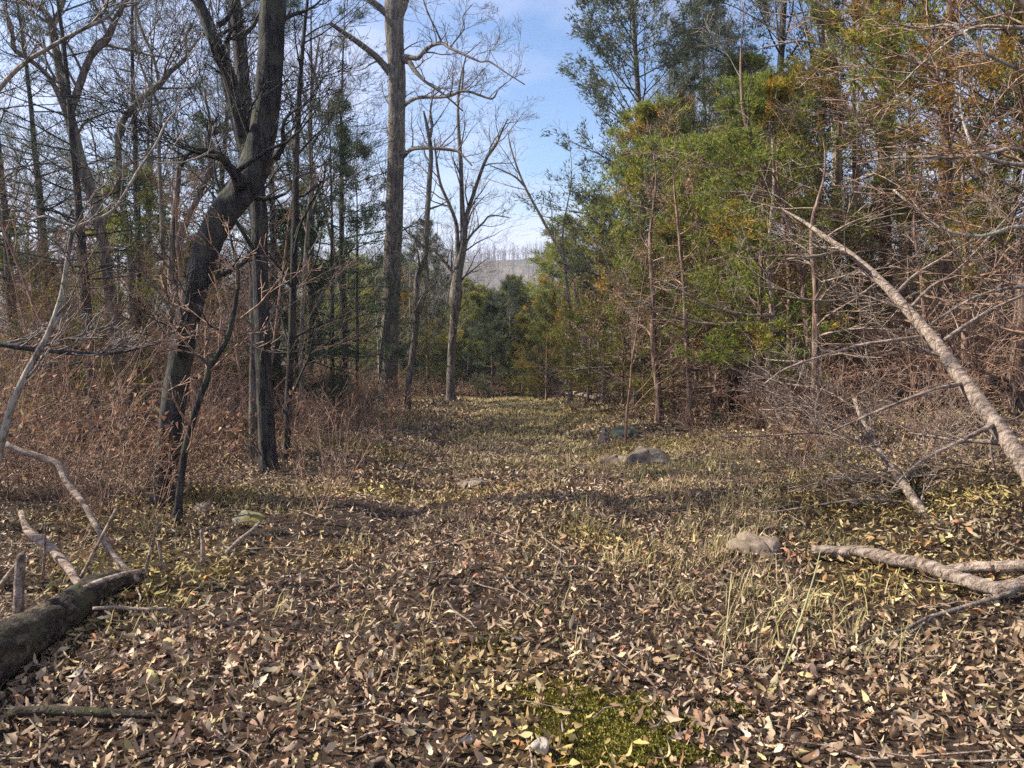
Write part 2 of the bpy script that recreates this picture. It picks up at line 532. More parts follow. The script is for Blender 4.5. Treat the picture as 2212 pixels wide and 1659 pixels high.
for d0, d1, dens, near, sz in ((2.2, 3.3, 2500, 2, (0.018, 0.066)), (3.3, 6.5, 1900, 1, (0.02, 0.058)), (6.5, 10, 1500, 0, (0.024, 0.064)), (10, 18, 400, 0, (0.045, 0.1)), (18, 34, 90, 0, (0.08, 0.15))):
    x, y = scatter(d0, d1, dens, rs)
    m = len(x)
    thin = bumps(x, y, 2.1, 24)
    keep = (thin + rs.uniform(-0.5, 0.5, m)) > -0.5
    mossy = np.exp(-(((x - 0.33) / 0.22) ** 2 + ((y - 2.62) / 0.2) ** 2)) + 0.8 * np.exp(-(((x - 0.46) / 0.18) ** 2 + ((y - 2.46) / 0.08) ** 2))
    keep &= rs.rand(m) > mossy * 0.95
    x, y = x[keep], y[keep]; m = len(x)
    pos = np.stack([x, y, hgt(x, y) + rs.uniform(0.006, 0.06, m)], -1)
    t = litter_tint(m, rs)
    size = sz[0] + (sz[1] * 1.15 - sz[0]) * rs.rand(m) ** 1.7
    V = leaves_np(pos, rs.uniform(0, 6.28, m), rs.normal(0, 0.55, m), rs.normal(0, 0.8, m), size, t, near, rs)
    on = (x > -1.65) & (x < 1.7) & (y < 31)
    k = (4, 9, 21)[near]
    for key, mask in (('trail', on), ('ground', ~on)):
        vm = np.repeat(mask, k)
        cnt = int(mask.sum())
        Qt = leaf_template(near)[2]
        QQ = (Qt[None] + (np.arange(cnt) * k)[:, None, None]).reshape(-1, 4)
        parts[key].append((V[0][vm], QQ, V[2][vm]))
for key, par in (('trail', trail), ('ground', ground)):
    V, Q, T = merge(parts[key])
    o = link('leaf_litter', np_mesh('leaf_litter', V, quads=Q, tint=T, smooth=True), M['litter'], par)
    o['kind'] = 'stuff'
# the largest leaves, close to the viewer: each one on its own
leaf_meshes = []
for i in range(14):
    t = litter_tint(1, rs) * rs.uniform(0.95, 1.15)
    if i in (3, 9): t = np.array([[0.42, 0.2, 0.1]])
    if i == 6: t = np.array([[0.55, 0.48, 0.34]])
    V, Q, T = leaves_np(np.zeros((1, 3)), np.zeros(1), np.zeros(1), np.zeros(1), np.ones(1), t, 2, rs)
    leaf_meshes.append(np_mesh('leaf', V, quads=Q, tint=T, smooth=True))
    leaf_meshes[-1].materials.append(M['litter'])
cnt = {'trail': 0, 'ground': 0}
while cnt['trail'] < 285 or cnt['ground'] < 285:
    y = math.sqrt(random.uniform(2.3 ** 2, 4.6 ** 2)) if cnt['trail'] < 285 else random.uniform(2.6, 5.2)
    x = random.uniform(-0.7 * y, 0.7 * y)
    key = 'trail' if -1.65 < x < 1.7 else 'ground'
    if cnt[key] >= 285: continue
    cnt[key] += 1
    o = link('leaf', random.choice(leaf_meshes), None, trail if key == 'trail' else ground, (x, y, h1(x, y) + random.uniform(0.04, 0.065)))
    s = random.uniform(0.045, 0.08)
    o.scale = (s, s, s)
    o.rotation_euler = (random.gauss(0, 0.35), random.gauss(0, 0.35), random.uniform(0, 6.28))
# twigs lying among the leaves
T = Tubes()
for i in range(900):
    y = math.sqrt(random.uniform(2.2 ** 2, 14 ** 2)); x = random.uniform(-0.72 * y, 0.72 * y)
    a = random.uniform(0, 6.28); L = random.uniform(0.08, 0.5)
    pts = []
    for k in range(4):
        f = (k / 3 - 0.5) * L
        qx, qy = x + math.cos(a) * f + random.gauss(0, 0.012), y + math.sin(a) * f + random.gauss(0, 0.012)
        pts.append((qx, qy, h1(qx, qy) + random.uniform(0.035, 0.07)))
    r = random.uniform(0.002, 0.006)
    T.add(pts, (r, r, r * .8, r * .5), 4)
o = link('fallen_twigs', T.mesh('fallen_twigs'), M['dead_wood'])
tag(o, 'small dry twigs scattered among the fallen leaves', 'twigs', kind='stuff')
# thin grass
rs = np.random.RandomState(5)
def blades(cx, cy, n, rad, hmin, hmax, rs, lean=0.5, fat=1.0):
    x = cx + rs.normal(0, rad, n); y = cy + rs.normal(0, rad, n)
    z = hgt(x, y) + 0.005
    a = rs.uniform(0, 6.28, n); L = rs.uniform(hmin, hmax, n); ln = np.abs(rs.normal(lean, 0.3, n))
    w = rs.uniform(0.0012, 0.003, n) * fat
    b = a + rs.uniform(0.8, 2.2, n)
    V = np.empty((n, 5, 3))
    dx, dy = np.cos(a), np.sin(a)
    for j, (t, ww) in enumerate(((0, 1), (0, -1), (0.55, 0.8), (0.55, -0.8), (1, 0))):
        hz = L * t * np.cos(ln * (0.4 + 0.6 * t)); hr = L * t * np.sin(ln * (0.4 + 0.6 * t))
        V[:, j, 0] = x + dx * hr + np.cos(b) * w * ww
        V[:, j, 1] = y + dy * hr + np.sin(b) * w * ww
        V[:, j, 2] = z + hz
    I = np.arange(n) * 5
    Q = np.stack([I, I + 1, I + 3, I + 2], -1)
    Tr = np.stack([I + 2, I + 3, I + 4], -1)
    base = np.array([(0.46, 0.39, 0.17), (0.54, 0.44, 0.25), (0.31, 0.3, 0.11)])[rs.choice(3, n, p=[.45, .35, .2])]
    c = np.repeat(base * rs.uniform(0.7, 1.15, (n, 1)), 5, 0)
    return V.reshape(-1, 3), Q, Tr, c
acc = []
for i in range(900):
    y = rs.uniform(7.5, 26); x = rs.normal(0.35, 0.85)
    V = blades(x, y, rs.randint(14, 40), rs.uniform(0.1, 0.3), 0.04, 0.13, rs, 0.9, 1.0 + y * 0.16)
    acc.append(V)
for i in range(330):
    if rs.rand() < 0.55:
        y = rs.uniform(3.2, 9); x = 0.75 + 0.12 * y + rs.normal(0, 0.45)
    else:
        y = rs.uniform(2.6, 16); x = rs.uniform(-0.6 * y, 0.65 * y)
    acc.append(blades(x, y, rs.randint(10, 40), rs.uniform(0.03, 0.16), 0.05, 0.2, rs, 0.7))
Vs, Qs, Ts, Cs, off = [], [], [], [], 0
for V, Q, Tr, c in acc:
    Vs.append(V); Qs.append(Q + off); Ts.append(Tr + off); Cs.append(c); off += len(V)
o = link('grass', np_mesh('grass', np.concatenate(Vs), np.concatenate(Qs), np.concatenate(Ts), np.concatenate(Cs)), M['grass'])
tag(o, 'sparse yellow green grass coming up through the leaves', 'grass', kind='stuff')

# ---------------------------------------------------------------- tree kinds
def foliage_np(tips, per, rs, length, width, spread, droop, cols, cw, blades_=3, jit=0.05, t0=0.0):
    """feathery sprays of narrow blades along the outer twigs"""
    A, D = [], []
    for pts, dirs in tips:
        n = len(pts) - 1
        for k in range(per):
            f = (t0 + (1 - t0) * rs.rand()) * n * 0.999
            i = int(f)
            A.append(tuple(pts[i].lerp(pts[i + 1], f - i))); D.append(tuple(dirs[i + 1]))
    A = np.array(A); D = np.array(D)
    A = A + rs.normal(0, jit, A.shape)
    m = len(A)
    A = np.repeat(A, blades_, 0); D = np.repeat(D, blades_, 0)
    E = D + rs.normal(0, spread, D.shape); E[:, 2] += droop
    E /= np.linalg.norm(E, axis=1, keepdims=True)
    L = rs.uniform(0.5, 1.3, (len(A), 1)) * length
    S = np.cross(E, rs.normal(0, 1, E.shape)); S /= np.linalg.norm(S, axis=1, keepdims=True) + 1e-9
    Wd = rs.uniform(0.5, 1.2, (len(A), 1)) * width
    V = np.stack([A - S * Wd, A + S * Wd, A + E * L], 1)
    N = len(A)
    Q = np.arange(N * 3).reshape(N, 3)
    c = np.array(cols)[rs.choice(len(cols), m, p=cw)] * rs.uniform(0.6, 1.25, (m, 1))
    c = np.repeat(np.repeat(c, blades_, 0), 3, 0)
    return V.reshape(-1, 3), Q, c

GREEN = [(0.12, 0.15, 0.075), (0.155, 0.19, 0.085), (0.075, 0.1, 0.06), (0.2, 0.18, 0.09)]
GW = [.35, .3, .2, .15]
def bare_kind(seed, H, r, kids=(15, 7, 5, 3), crook=0.2, start=0.3, lean=0.03, fork=False, ratio=0.42, twig=0.003, leaves=0):
    rs = random.Random(seed)
    trunk, crown, tips = Tubes(), Tubes(), []
    n = 14
    p = Vector((0, 0, -0.15)); d = Vector((rs.gauss(0, lean), rs.gauss(0, lean), 1)).normalized()
    pts, rad, dirs = [p.copy()], [r * 1.35], [d]
    for i in range(n):
        d = (d + rvec(rs) * crook * 0.28 + Vector((0, 0, 0.06))).normalized()
        p = p + d * H / n
        pts.append(p.copy()); dirs.append(d.copy())
        rad.append(max(0.008, r * (1 - 0.9 * ((i + 1) / n) ** 1.1)))
    trunk.add(pts, rad, 8)
    for j in range(kids[0]):
        t = start + (0.97 - start) * (j + rs.random()) / kids[0]
        f = t * n; i = int(f)
        q = pts[i].lerp(pts[min(i + 1, n)], f - i)
        cd = bend_off(dirs[i], rs.uniform(0.5, 1.1), rs)
        cd.z = abs(cd.z) * 0.9
        cd.normalize()
        grow(crown, q, cd, H * ratio * (1.15 - 0.85 * t) * rs.uniform(0.6, 1.2), rad[i] * rs.uniform(0.3, 0.55), 1, kids[1:], rs, crook, 0.07, tips, twig)
    d2 = dict(trunk=trunk.mesh('trunk', rough=0.05, rs=np.random.RandomState(seed)), crown=crown.mesh('crown', smooth=False))
    if leaves:
        q = np.random.RandomState(seed)
        V = foliage_np(tips, leaves, q, 0.07, 0.022, 1.0, -0.6, [(0.3, 0.17, 0.1), (0.22, 0.12, 0.07), (0.4, 0.28, 0.18)], [.4, .3, .3], 1)
        d2['leaves'] = np_mesh('leaves', V[0], tris=V[1], tint=V[2])
    return d2
def cedar_kind(seed, H, r, wid, nb=80, start=0.12, sprays=13, length=0.09, width=0.010, up=0.28, low=0.55, gap=0.3, droop=-0.05, dead=0, kid=(5, 3)):
    rs = random.Random(seed); q = np.random.RandomState(seed)
    trunk, wood, tips = Tubes(), Tubes(), []
    n = 12
    p = Vector((0, 0, -0.15)); d = Vector((rs.gauss(0, .02), rs.gauss(0, .02), 1)).normalized()
    pts, rad = [p.copy()], [r * 1.25]
    for i in range(n):
        d = (d + rvec(rs) * 0.035 + Vector((0, 0, 0.05))).normalized()
        p = p + d * H / n
        pts.append(p.copy()); rad.append(max(0.006, r * (1 - 0.95 * (i + 1) / n)))
    trunk.add(pts, rad, 8)
    for j in range(nb):
        t = start + (0.985 - start) * ((j + rs.random()) / nb)
        if rs.random() < gap * 0.5: continue
        f = t * n; i = int(f)
        s0 = pts[i].lerp(pts[min(i + 1, n)], f - i)
        u = (t - start) / (1 - start)
        prof = (low + (1 - low) * min(1, u / 0.25)) * (1 - u) ** 0.62 + 0.06
        L = wid * prof * rs.uniform(0.55, 1.25)
        a = rs.uniform(0, 6.28)
        e = up + 0.5 * u + rs.gauss(0, 0.12)
        dd = Vector((math.cos(a) * math.cos(e), math.sin(a) * math.cos(e), math.sin(e)))
        grow(wood, s0, dd, L, max(0.006, rad[i] * 0.3), 1, kid, rs, 0.16, 0.03, tips, 0.003, (0.35, 0.85), (5, 4, 3, 3), (0.35, 0.6))
    V = foliage_np(tips, sprays, q, length, width, 0.55, droop, GREEN, GW, 3, 0.045, 0.0)
    out = dict(trunk=trunk.mesh('trunk', rough=0.06, rs=q), crown=np_mesh('crown', V[0], tris=V[1], tint=V[2]))
    for j in range(dead):                                   # bare dead limbs low on the trunk
        t = rs.uniform(0.05, start + 0.15)
        f = t * n; i = int(f)
        a = rs.uniform(0, 6.28); e = rs.uniform(-0.2, 0.4)
        dd = Vector((math.cos(a) * math.cos(e), math.sin(a) * math.cos(e), math.sin(e)))
        grow(wood, pts[i].lerp(pts[i + 1], f - i), dd, wid * rs.uniform(0.5, 1.0), rad[i] * 0.25, 1, (6, 3), rs, 0.14, 0.0, None, 0.003)
    out['branches'] = wood.mesh('branches', smooth=False)
    return out

K = {}
K['bare1'] = bare_kind(11, 11, 0.10)
K['bare2'] = bare_kind(12, 12, 0.085, (17, 7, 4, 3), 0.26, 0.25, 0.06)
K['bare3'] = bare_kind(13, 9, 0.06, (14, 6, 4, 3), 0.3, 0.2, 0.1)
K['bare4'] = bare_kind(14, 13, 0.13, (13, 7, 5, 4), 0.24, 0.35, 0.03, ratio=0.5)
K['leafy'] = bare_kind(15, 6, 0.045, (15, 6, 4), 0.28, 0.12, 0.08, ratio=0.5, leaves=5)
K['cedar1'] = cedar_kind(21, 10, 0.12, 2.1, nb=110, start=0.2, dead=14, sprays=15, gap=0.2)
K['cedar2'] = cedar_kind(22, 11, 0.13, 2.3, nb=85, start=0.25, gap=0.6, sprays=12, dead=14)
K['cedar3'] = cedar_kind(23, 6, 0.08, 1.8, nb=85, start=0.16, sprays=14, length=0.085, gap=0.3, dead=12)
K['cedar4'] = cedar_kind(24, 4.2, 0.045, 1.2, nb=60, start=0.1, sprays=13, length=0.08, low=0.8, dead=6)
K['cedar5'] = cedar_kind(25, 7.5, 0.07, 1.9, nb=60, start=0.2, gap=0.9, sprays=12, length=0.085, low=0.8, dead=16)
K['pine1'] = cedar_kind(26, 12, 0.14, 2.6, nb=60, start=0.3, gap=0.6, sprays=9, length=0.15, width=0.006, up=0.1, droop=0.1, kid=(5, 2), dead=8)

def plant_tree(kind, name, label, cat, loc, s=1.0, rz=None, bark='bark_grey', leaf=None, group=None, lean=(0, 0), sz=None):
    k = K[kind]
    t = thing(name, label, cat, loc, group, random.uniform(0, 6.28) if rz is None else rz, s)
    if sz: t.scale = (s * sz[0], s * sz[0], s * sz[1])
    t.rotation_euler.x, t.rotation_euler.y = lean
    for pn in ('trunk', 'branches', 'crown', 'leaves'):
        if pn not in k: continue
        me = k[pn]
        mt = M[bark] if pn in ('trunk', 'branches') or (pn == 'crown' and leaf is None) else M[leaf if pn == 'crown' else 'dead_leaves']
        if not me.materials: me.materials.append(mt)
        o = bpy.data.objects.new(pn, me)
        C.objects.link(o)
        o.parent = t
        o.material_slots[0].link = 'OBJECT'
        o.material_slots[0].material = mt
    return t

# ---------------------------------------------------------------- trees traced one by one
def px_path(pts, per=3):
    """(px, py, width, metres ahead) -> smooth list of points and radii"""
    A = []
    for (x, y, w, d) in pts:
        q = P(x, y, d)
        A.append((q.x, q.y, q.z, wr(w, d)))
    return smooth_path(A, per)
def traced(name, label, cat, stems, bark='bark_grey', kids=(6, 4, 3), twigs=7, root=None, seed=1, tlen=0.9, group=None, crook=0.24, up=0.07, roughness=0.07, twigr=0.003, leaves=0, stem_names=None, flare=True, twbark=None, tstart=0.15, ang=(0.5, 1.1)):
    """stems: list of (points, number of side branches); the first is the trunk"""
    rs = random.Random(seed); q = np.random.RandomState(seed)
    base = px_path(stems[0][0])
    b0 = Vector(base[0][:3])
    t = thing(name, label, cat, b0, group)
    crown = Tubes(); tips = []
    for si, (pts, nb) in enumerate(stems):
        A = px_path(pts, 4 if si == 0 else 3)
        if si == 0 and flare:
            A[0] = A[0].copy(); A[0][3] *= 1.3; A[1] = A[1].copy(); A[1][3] *= 1.1
            ext = A[0].copy(); ext[2] -= 0.2; ext[3] *= 1.15
            A = [ext] + A
        L = [Vector(a[:3]) - b0 for a in A]
        T = Tubes()
        T.add(L, [max(0.002, a[3]) for a in A], 22 if A[0][3] > 0.05 else (10 if A[0][3] > 0.02 else 6))
        nm = (stem_names[si] if stem_names else ('trunk' if si == 0 else 'limb'))
        link(nm, T.mesh(nm, rough=roughness, rs=q), M[bark], t)
        for j in range(nb):
            f = (tstart + (0.98 - tstart) * (j + rs.random()) / nb) * (len(L) - 1.001)
            i = int(f)
            dd = (L[i + 1] - L[i]).normalized()
            cd = bend_off(dd, rs.uniform(*ang), rs)
            if cd.z < -0.2: cd.z *= -0.5
            r0 = A[i][3]
            grow(crown, L[i].lerp(L[i + 1], f - i), cd, tlen * rs.uniform(0.5, 1.3), min(0.025, max(0.004, r0 * 0.45)), 1, kids, rs, crook, up, tips, twigr)
    if crown.items:
        link('twigs', crown.mesh('twigs', smooth=False), M[twbark or bark], t)['kind'] = 'stuff'
    if leaves:
        V = foliage_np(tips, leaves, q, 0.07, 0.02, 1.0, -0.6, [(0.3, 0.17, 0.1), (0.22, 0.12, 0.07), (0.4, 0.28, 0.18)], [.4, .3, .3], 1)
        link('leaves', np_mesh('leaves', V[0], tris=V[1], tint=V[2]), M['dead_leaves'], t)
    return t

D = 18.5
traced('oak_tree', 'tall straight bare oak left of the trail with crooked limbs reaching over it', 'tree', [
    ([(838, 882, 46, D), (840, 760, 40, D), (845, 640, 38, D), (850, 520, 37, D), (853, 420, 36, D), (856, 300, 35, D), (858, 180, 35, D), (853, 90, 36, D), (852, 20, 40, D), (858, -60, 30, D), (862, -200, 22, D)], 12),
    ([(845, 160, 16, D), (830, 142, 15, D), (810, 120, 13, D - .2), (771, 90, 11, D - .5), (737, 67, 9, D - .8), (713, 50, 8, D - 1)], 3),
    ([(845, 35, 20, D), (827, 22, 14, D), (814, 10, 12, D), (790, -8, 10, D), (740, -40, 8, D)], 3),
    ([(860, 30, 26, D), (872, 0, 22, D), (885, -60, 18, D), (900, -160, 12, D)], 4),
    ([(862, 122, 12, D), (885, 124, 10, D - .2), (904, 125, 9, D - .3), (924, 103, 7, D - .5), (954, 93, 6.5, D - .8), (970, 103, 6, D - 1), (1007, 120, 5, D - 1.3), (1037, 133, 4, D - 1.5), (1057, 133, 3.6, D - 1.6), (1087, 153, 3, D - 1.8), (1134, 183, 2, D - 2)], 12),
    ([(865, 130, 12, D), (884, 134, 11, D - .2), (894, 150, 10, D - .3), (917, 175, 6, D - .5), (944, 193, 5, D - .6), (970, 213, 4, D - .7), (1000, 240, 3, D - .8)], 7),
    ([(954, 92, 4, D - .8), (940, 60, 3.6, D - .9), (925, 30, 3.3, D - 1), (915, 0, 3, D - 1), (905, -30, 2.5, D - 1)], 5),
    ([(972, 102, 3.5, D - 1), (990, 80, 3, D - 1), (1003, 60, 2.6, D - 1.1), (1000, 35, 2.2, D - 1.2), (1020, 10, 1.6, D - 1.2)], 5),
    ([(866, 234, 9, D), (887, 217, 7.5, D - .3), (910, 210, 7, D - .5), (944, 210, 6.5, D - .7), (970, 207, 7, D - .9), (997, 197, 6, D - 1), (1017, 199, 5, D - 1.1), (1040, 207, 5, D - 1.2), (1064, 213, 4, D - 1.3), (1074, 197, 3.5, D - 1.3)], 9),
    ([(997, 198, 4, D - 1), (1000, 170, 3.5, D - 1), (1001, 145, 3.2, D - 1.1), (1007, 122, 2.5, D - 1.2)], 3),
    ([(865, 345, 12, D), (874, 335, 9, D - .1), (886, 324, 8, D - .3), (904, 320, 8, D - .5), (937, 320, 7.5, D - .8), (987, 326, 6, D - 1), (1003, 340, 4, D - 1.1), (1020, 358, 2.6, D - 1.2)], 8),
], 'bark_grey', kids=(4, 3, 2), seed=31, tlen=0.9, crook=0.3, stem_names=None)

D = 15.7
traced('crooked_tree', 'slender crooked bare tree right beside the tall oak trunk', 'tree', [
    ([(880, 898, 16, D), (882, 836, 14, D), (890, 770, 13.5, D), (897, 720, 13, D), (899, 660, 13, D), (902, 595, 12, D), (918, 556, 12, D), (921, 500, 11, D), (924, 450, 11, D), (928, 390, 10, D), (931, 330, 9, D), (924, 280, 7, D), (915, 240, 4, D)], 16),
    ([(928, 300, 7, D), (934, 270, 5, D), (930, 240, 4, D), (938, 190, 2.5, D)], 5),
    ([(900, 690, 8, D), (912, 660, 6, D), (925, 600, 5, D), (918, 540, 4, D)], 4),
], 'bark_grey', kids=(4, 3), seed=32, tlen=0.8, crook=0.3)

D = 21.5
traced('burl_tree', 'bare forked tree with a burl at the left edge of the trail end', 'tree', [
    ([(974, 868, 20, D), (974, 800, 17, D), (977, 740, 17, D), (981, 690, 18, D), (985, 640, 27, D), (987, 600, 19, D), (994, 560, 18, D), (1001, 520, 14, D), (998, 433, 10, D), (995, 350, 9, D), (990, 267, 7, D), (990, 207, 5, D), (998, 150, 3, D)], 14),
    ([(994, 560, 14, D), (1003, 520, 11, D), (1008, 467, 9, D), (1020, 427, 8, D), (1047, 350, 7, D), (1062, 325, 7, D), (1074, 308, 5, D), (1083, 285, 4, D), (1097, 257, 2.5, D)], 12),
    ([(988, 590, 12, D), (988, 520, 9, D), (984, 477, 8, D), (965, 430, 7, D), (950, 393, 6, D), (942, 340, 5, D), (938, 300, 3, D)], 10),
    ([(1003, 530, 6, D), (1020, 505, 5, D), (1045, 480, 4, D), (1060, 465, 3, D), (1100, 470, 2, D)], 6),
    ([(985, 600, 9, D), (968, 575, 7, D), (955, 560, 5, D), (930, 530, 3.5, D)], 5),
], 'bark_grey', kids=(4, 3, 2), seed=33, tlen=1.1, crook=0.3)

D = 6.0
traced('leaning_oak', 'big dark oak leaning right then rising upright, nearest of the left side trunks', 'tree', [
    ([(353, 1092, 56, D), (360, 1000, 50, D), (372, 890, 50, D), (390, 770, 50, D), (412, 660, 50, D), (440, 555, 54, D + .05), (478, 470, 58, D + .1), (520, 415, 60, D + .2), (550, 360, 62, D + .3), (567, 290, 56, D + .3), (578, 210, 54, D + .3), (585, 110, 52, D + .3), (590, 0, 50, D + .3), (596, -150, 44, D + .3)], 5),
    ([(522, 400, 34, D + .1), (505, 372, 22, D), (483, 347, 13, D - .1), (460, 330, 10, D - .2), (427, 322, 8, D - .3), (405, 335, 7, D - .3), (392, 360, 6, D - .3)], 6),
    ([(500, 372, 13, D), (492, 348, 9, D), (480, 335, 7, D), (455, 322, 6, D - .1), (455, 290, 5, D - .1), (470, 250, 4, D - .1)], 4),
    ([(595, 340, 18, D + .2), (612, 310, 12, D + .1), (610, 280, 8, D), (622, 250, 6, D), (660, 225, 4, D)], 5),
], 'bark_dark', kids=(5, 3, 2), seed=34, tlen=0.75, crook=0.26)
D = 7.4
traced('twin_stem_oak', 'dark upright oak behind the leaning one, parting into two slender stems', 'tree', [
    ([(582, 1030, 46, D), (577, 950, 36, D), (572, 860, 34, D), (568, 760, 33, D), (564, 650, 33, D), (561, 550, 33, D), (560, 470, 34, D), (552, 400, 36, D), (540, 330, 36, D), (530, 260, 34, D), (524, 170, 28, D), (517, 90, 27, D), (507, 10, 25, D), (495, -120, 20, D)], 6),
    ([(545, 370, 32, D), (528, 310, 30, D), (512, 230, 29, D - .1), (490, 150, 27, D - .2), (466, 95, 26, D - .3), (445, 40, 24, D - .3), (426, 0, 21, D - .3), (395, -80, 16, D - .3)], 6),
    ([(470, 55, 11, D - .3), (486, 45, 10, D - .3), (500, 25, 8, D - .3), (520, -20, 6, D - .3)], 2),
], 'bark_dark', kids=(5, 3, 2), seed=35, tlen=0.9, crook=0.26)
traced('ridged_tree', 'narrow ridged trunk standing directly left of the dark upright oak', 'tree', [
    ([(548, 1025, 22, 8.2), (546, 900, 17, 8.2), (548, 750, 16, 8.2), (545, 600, 15, 8.2), (550, 450, 13, 8.2), (560, 300, 10, 8.2), (575, 120, 8, 8.2)], 7)],
    'bark_grey', kids=(4, 3), seed=36, tlen=0.6)
traced('slim_dark_tree', 'slim dark tree directly right of the dark upright oak', 'tree', [
    ([(618, 1042, 20, 7.9), (620, 920, 16, 7.9), (628, 760, 15, 7.9), (634, 600, 15, 7.9), (638, 450, 14, 7.9), (640, 330, 12, 7.9), (650, 150, 9, 7.9), (664, 0, 6, 7.9)], 14)],
    'bark_dark', kids=(4, 3), seed=37, tlen=0.9)
traced('slim_dark_tree', 'thin grey sapling with wispy upright twigs beyond the slim dark tree', 'tree', [
    ([(655, 930, 10, 11), (650, 760, 9, 11), (660, 560, 9, 11), (672, 400, 8, 11), (668, 250, 6, 11), (690, 80, 4, 11)], 14)],
    'bark_grey', kids=(5, 3), seed=38, tlen=1.2)
D = 11
traced('forked_tree', 'bare tree at left whose trunk forks into a wide Y against the sky', 'tree', [
    ([(268, 900, 26, D), (255, 780, 23, D), (243, 680, 22, D), (228, 560, 21, D), (205, 440, 22, D), (172, 340, 22, D), (150, 250, 21, D), (128, 150, 16, D), (115, 75, 15, D), (108, 45, 13, D), (85, 15, 10, D), (40, 5, 7, D)], 9),
    ([(150, 245, 17, D), (165, 205, 15, D), (182, 155, 14, D), (200, 115, 14, D), (232, 82, 15, D), (250, 40, 11, D), (266, 10, 9, D), (272, -60, 7, D)], 9),
    ([(112, 60, 11, D), (124, 33, 10, D), (138, 0, 8, D), (150, -60, 5, D)], 5),
    ([(160, 290, 13, D), (120, 190, 11, D - .2), (90, 150, 10, D - .3), (50, 120, 9, D - .4), (30, 105, 9, D - .5), (25, 60, 8, D - .6), (5, 10, 7, D - .6)], 7),
], 'bark_grey', kids=(5, 4, 3), seed=39, tlen=1.1, crook=0.28)
D = 9.5
traced('dark_forked_tree', 'thin bare tree parting low into two stems left of the leaning oak', 'tree', [
    ([(372, 900, 15, D), (370, 780, 14, D), (368, 640, 14, D), (372, 530, 13, D), (380, 440, 12, D), (388, 360, 10, D), (400, 335, 8, D), (428, 322, 6, D)], 10),
    ([(382, 560, 12, D), (395, 500, 12, D), (420, 445, 12, D), (440, 400, 11, D), (458, 360, 10, D), (445, 310, 8, D), (455, 270, 7, D), (440, 200, 5, D)], 8),
    ([(352, 560, 9, D + .3), (348, 440, 8, D + .3), (343, 330, 8, D + .3), (345, 240, 6, D + .3), (300, 130, 5, D + .3), (292, 20, 4, D + .3)], 9),
], 'bark_grey', kids=(4, 3, 2), seed=40, tlen=0.8, crook=0.3, leaves=0)
D = 12
traced('arching_tree', 'bare tree at upper left whose long limb sweeps up to the right', 'tree', [
    ([(300, 860, 18, D), (290, 720, 16, D), (282, 560, 15, D), (262, 420, 14, D), (255, 300, 13, D), (275, 245, 13, D), (315, 205, 12, D), (345, 182, 12, D), (367, 155, 10, D), (403, 122, 8, D), (400, 85, 6, D), (415, 50, 5, D)], 12),
    ([(345, 182, 8, D), (330, 120, 6, D), (312, 80, 6, D), (298, 40, 6, D), (292, 0, 5, D)], 6),
    ([(400, 120, 5, D), (420, 95, 4, D), (440, 75, 4, D), (455, 70, 3, D)], 3),
    ([(60, 150, 5, D), (70, 100, 5, D), (55, 30, 5, D)], 3),
][:3], 'bark_grey', kids=(4, 4, 3), seed=41, tlen=1.1, crook=0.28)
# near saplings on the left
traced('sapling', 'pale slender sapling leaning in from the left edge and curving up to the right', 'sapling', [
    ([(-62, 1315, 18, 4.1), (-25, 1090, 17, 4.1), (0, 968, 16, 4.1), (28, 870, 15, 4.1), (66, 790, 14, 4.15), (105, 720, 13, 4.2), (133, 640, 11, 4.2), (146, 560, 9, 4.2), (155, 510, 9, 4.2), (168, 490, 9, 4.2), (235, 462, 7, 4.3), (266, 424, 6, 4.3), (300, 366, 5.5, 4.4), (336, 313, 4.5, 4.4), (367, 253, 3.5, 4.5), (425, 212, 2, 4.5)], 12),
    ([(170, 492, 8, 4.2), (135, 480, 7, 4.2), (95, 468, 6, 4.2), (60, 480, 4, 4.2)], 3),
    ([(112, 715, 7, 4.2), (140, 665, 6, 4.2), (158, 645, 4, 4.2)], 1),
], 'bark_pale', kids=(3, 3), seed=42, tlen=0.4, crook=0.2, twbark='twig_grey')
traced('sapling', 'bent sapling whose long grey stem crosses the sky at the top left corner', 'sapling', [
    ([(-330, 1400, 26, 3.6), (-280, 1000, 24, 3.6), (-210, 640, 20, 3.6), (-120, 350, 15, 3.6), (0, 190, 10, 3.6), (55, 135, 9, 3.6), (117, 97, 8, 3.6), (175, 65, 7, 3.6), (227, 40, 6, 3.6), (258, 12, 4, 3.6), (300, 4, 3, 3.6)], 6),
    ([(200, 52, 5, 3.6), (225, 20, 4, 3.6), (262, 5, 3, 3.6)], 1),
], 'bark_pale', kids=(3, 2), seed=43, tlen=0.3, crook=0.2, twbark='twig_grey')
traced('sapling', 'dark bent sapling in front of the leaning oak, curving out to the right', 'sapling', [
    ([(383, 1115, 18, 5.4), (390, 1046, 16, 5.4), (400, 970, 15, 5.4), (423, 886, 15, 5.4), (443, 830, 14, 5.4), (455, 790, 13, 5.4), (478, 755, 12, 5.4), (495, 720, 12, 5.4), (506, 670, 10, 5.4), (515, 600, 8, 5.4), (508, 560, 6, 5.4), (498, 510, 4, 5.4)], 9),
    ([(455, 795, 7, 5.4), (430, 770, 5, 5.4), (405, 760, 4, 5.4)], 3),
    ([(498, 715, 6, 5.4), (475, 712, 5, 5.4), (450, 700, 4, 5.4), (430, 660, 3, 5.4)], 2),
], 'bark_dark', kids=(4, 3), seed=44, tlen=0.5, crook=0.2, twbark='twig_brown')
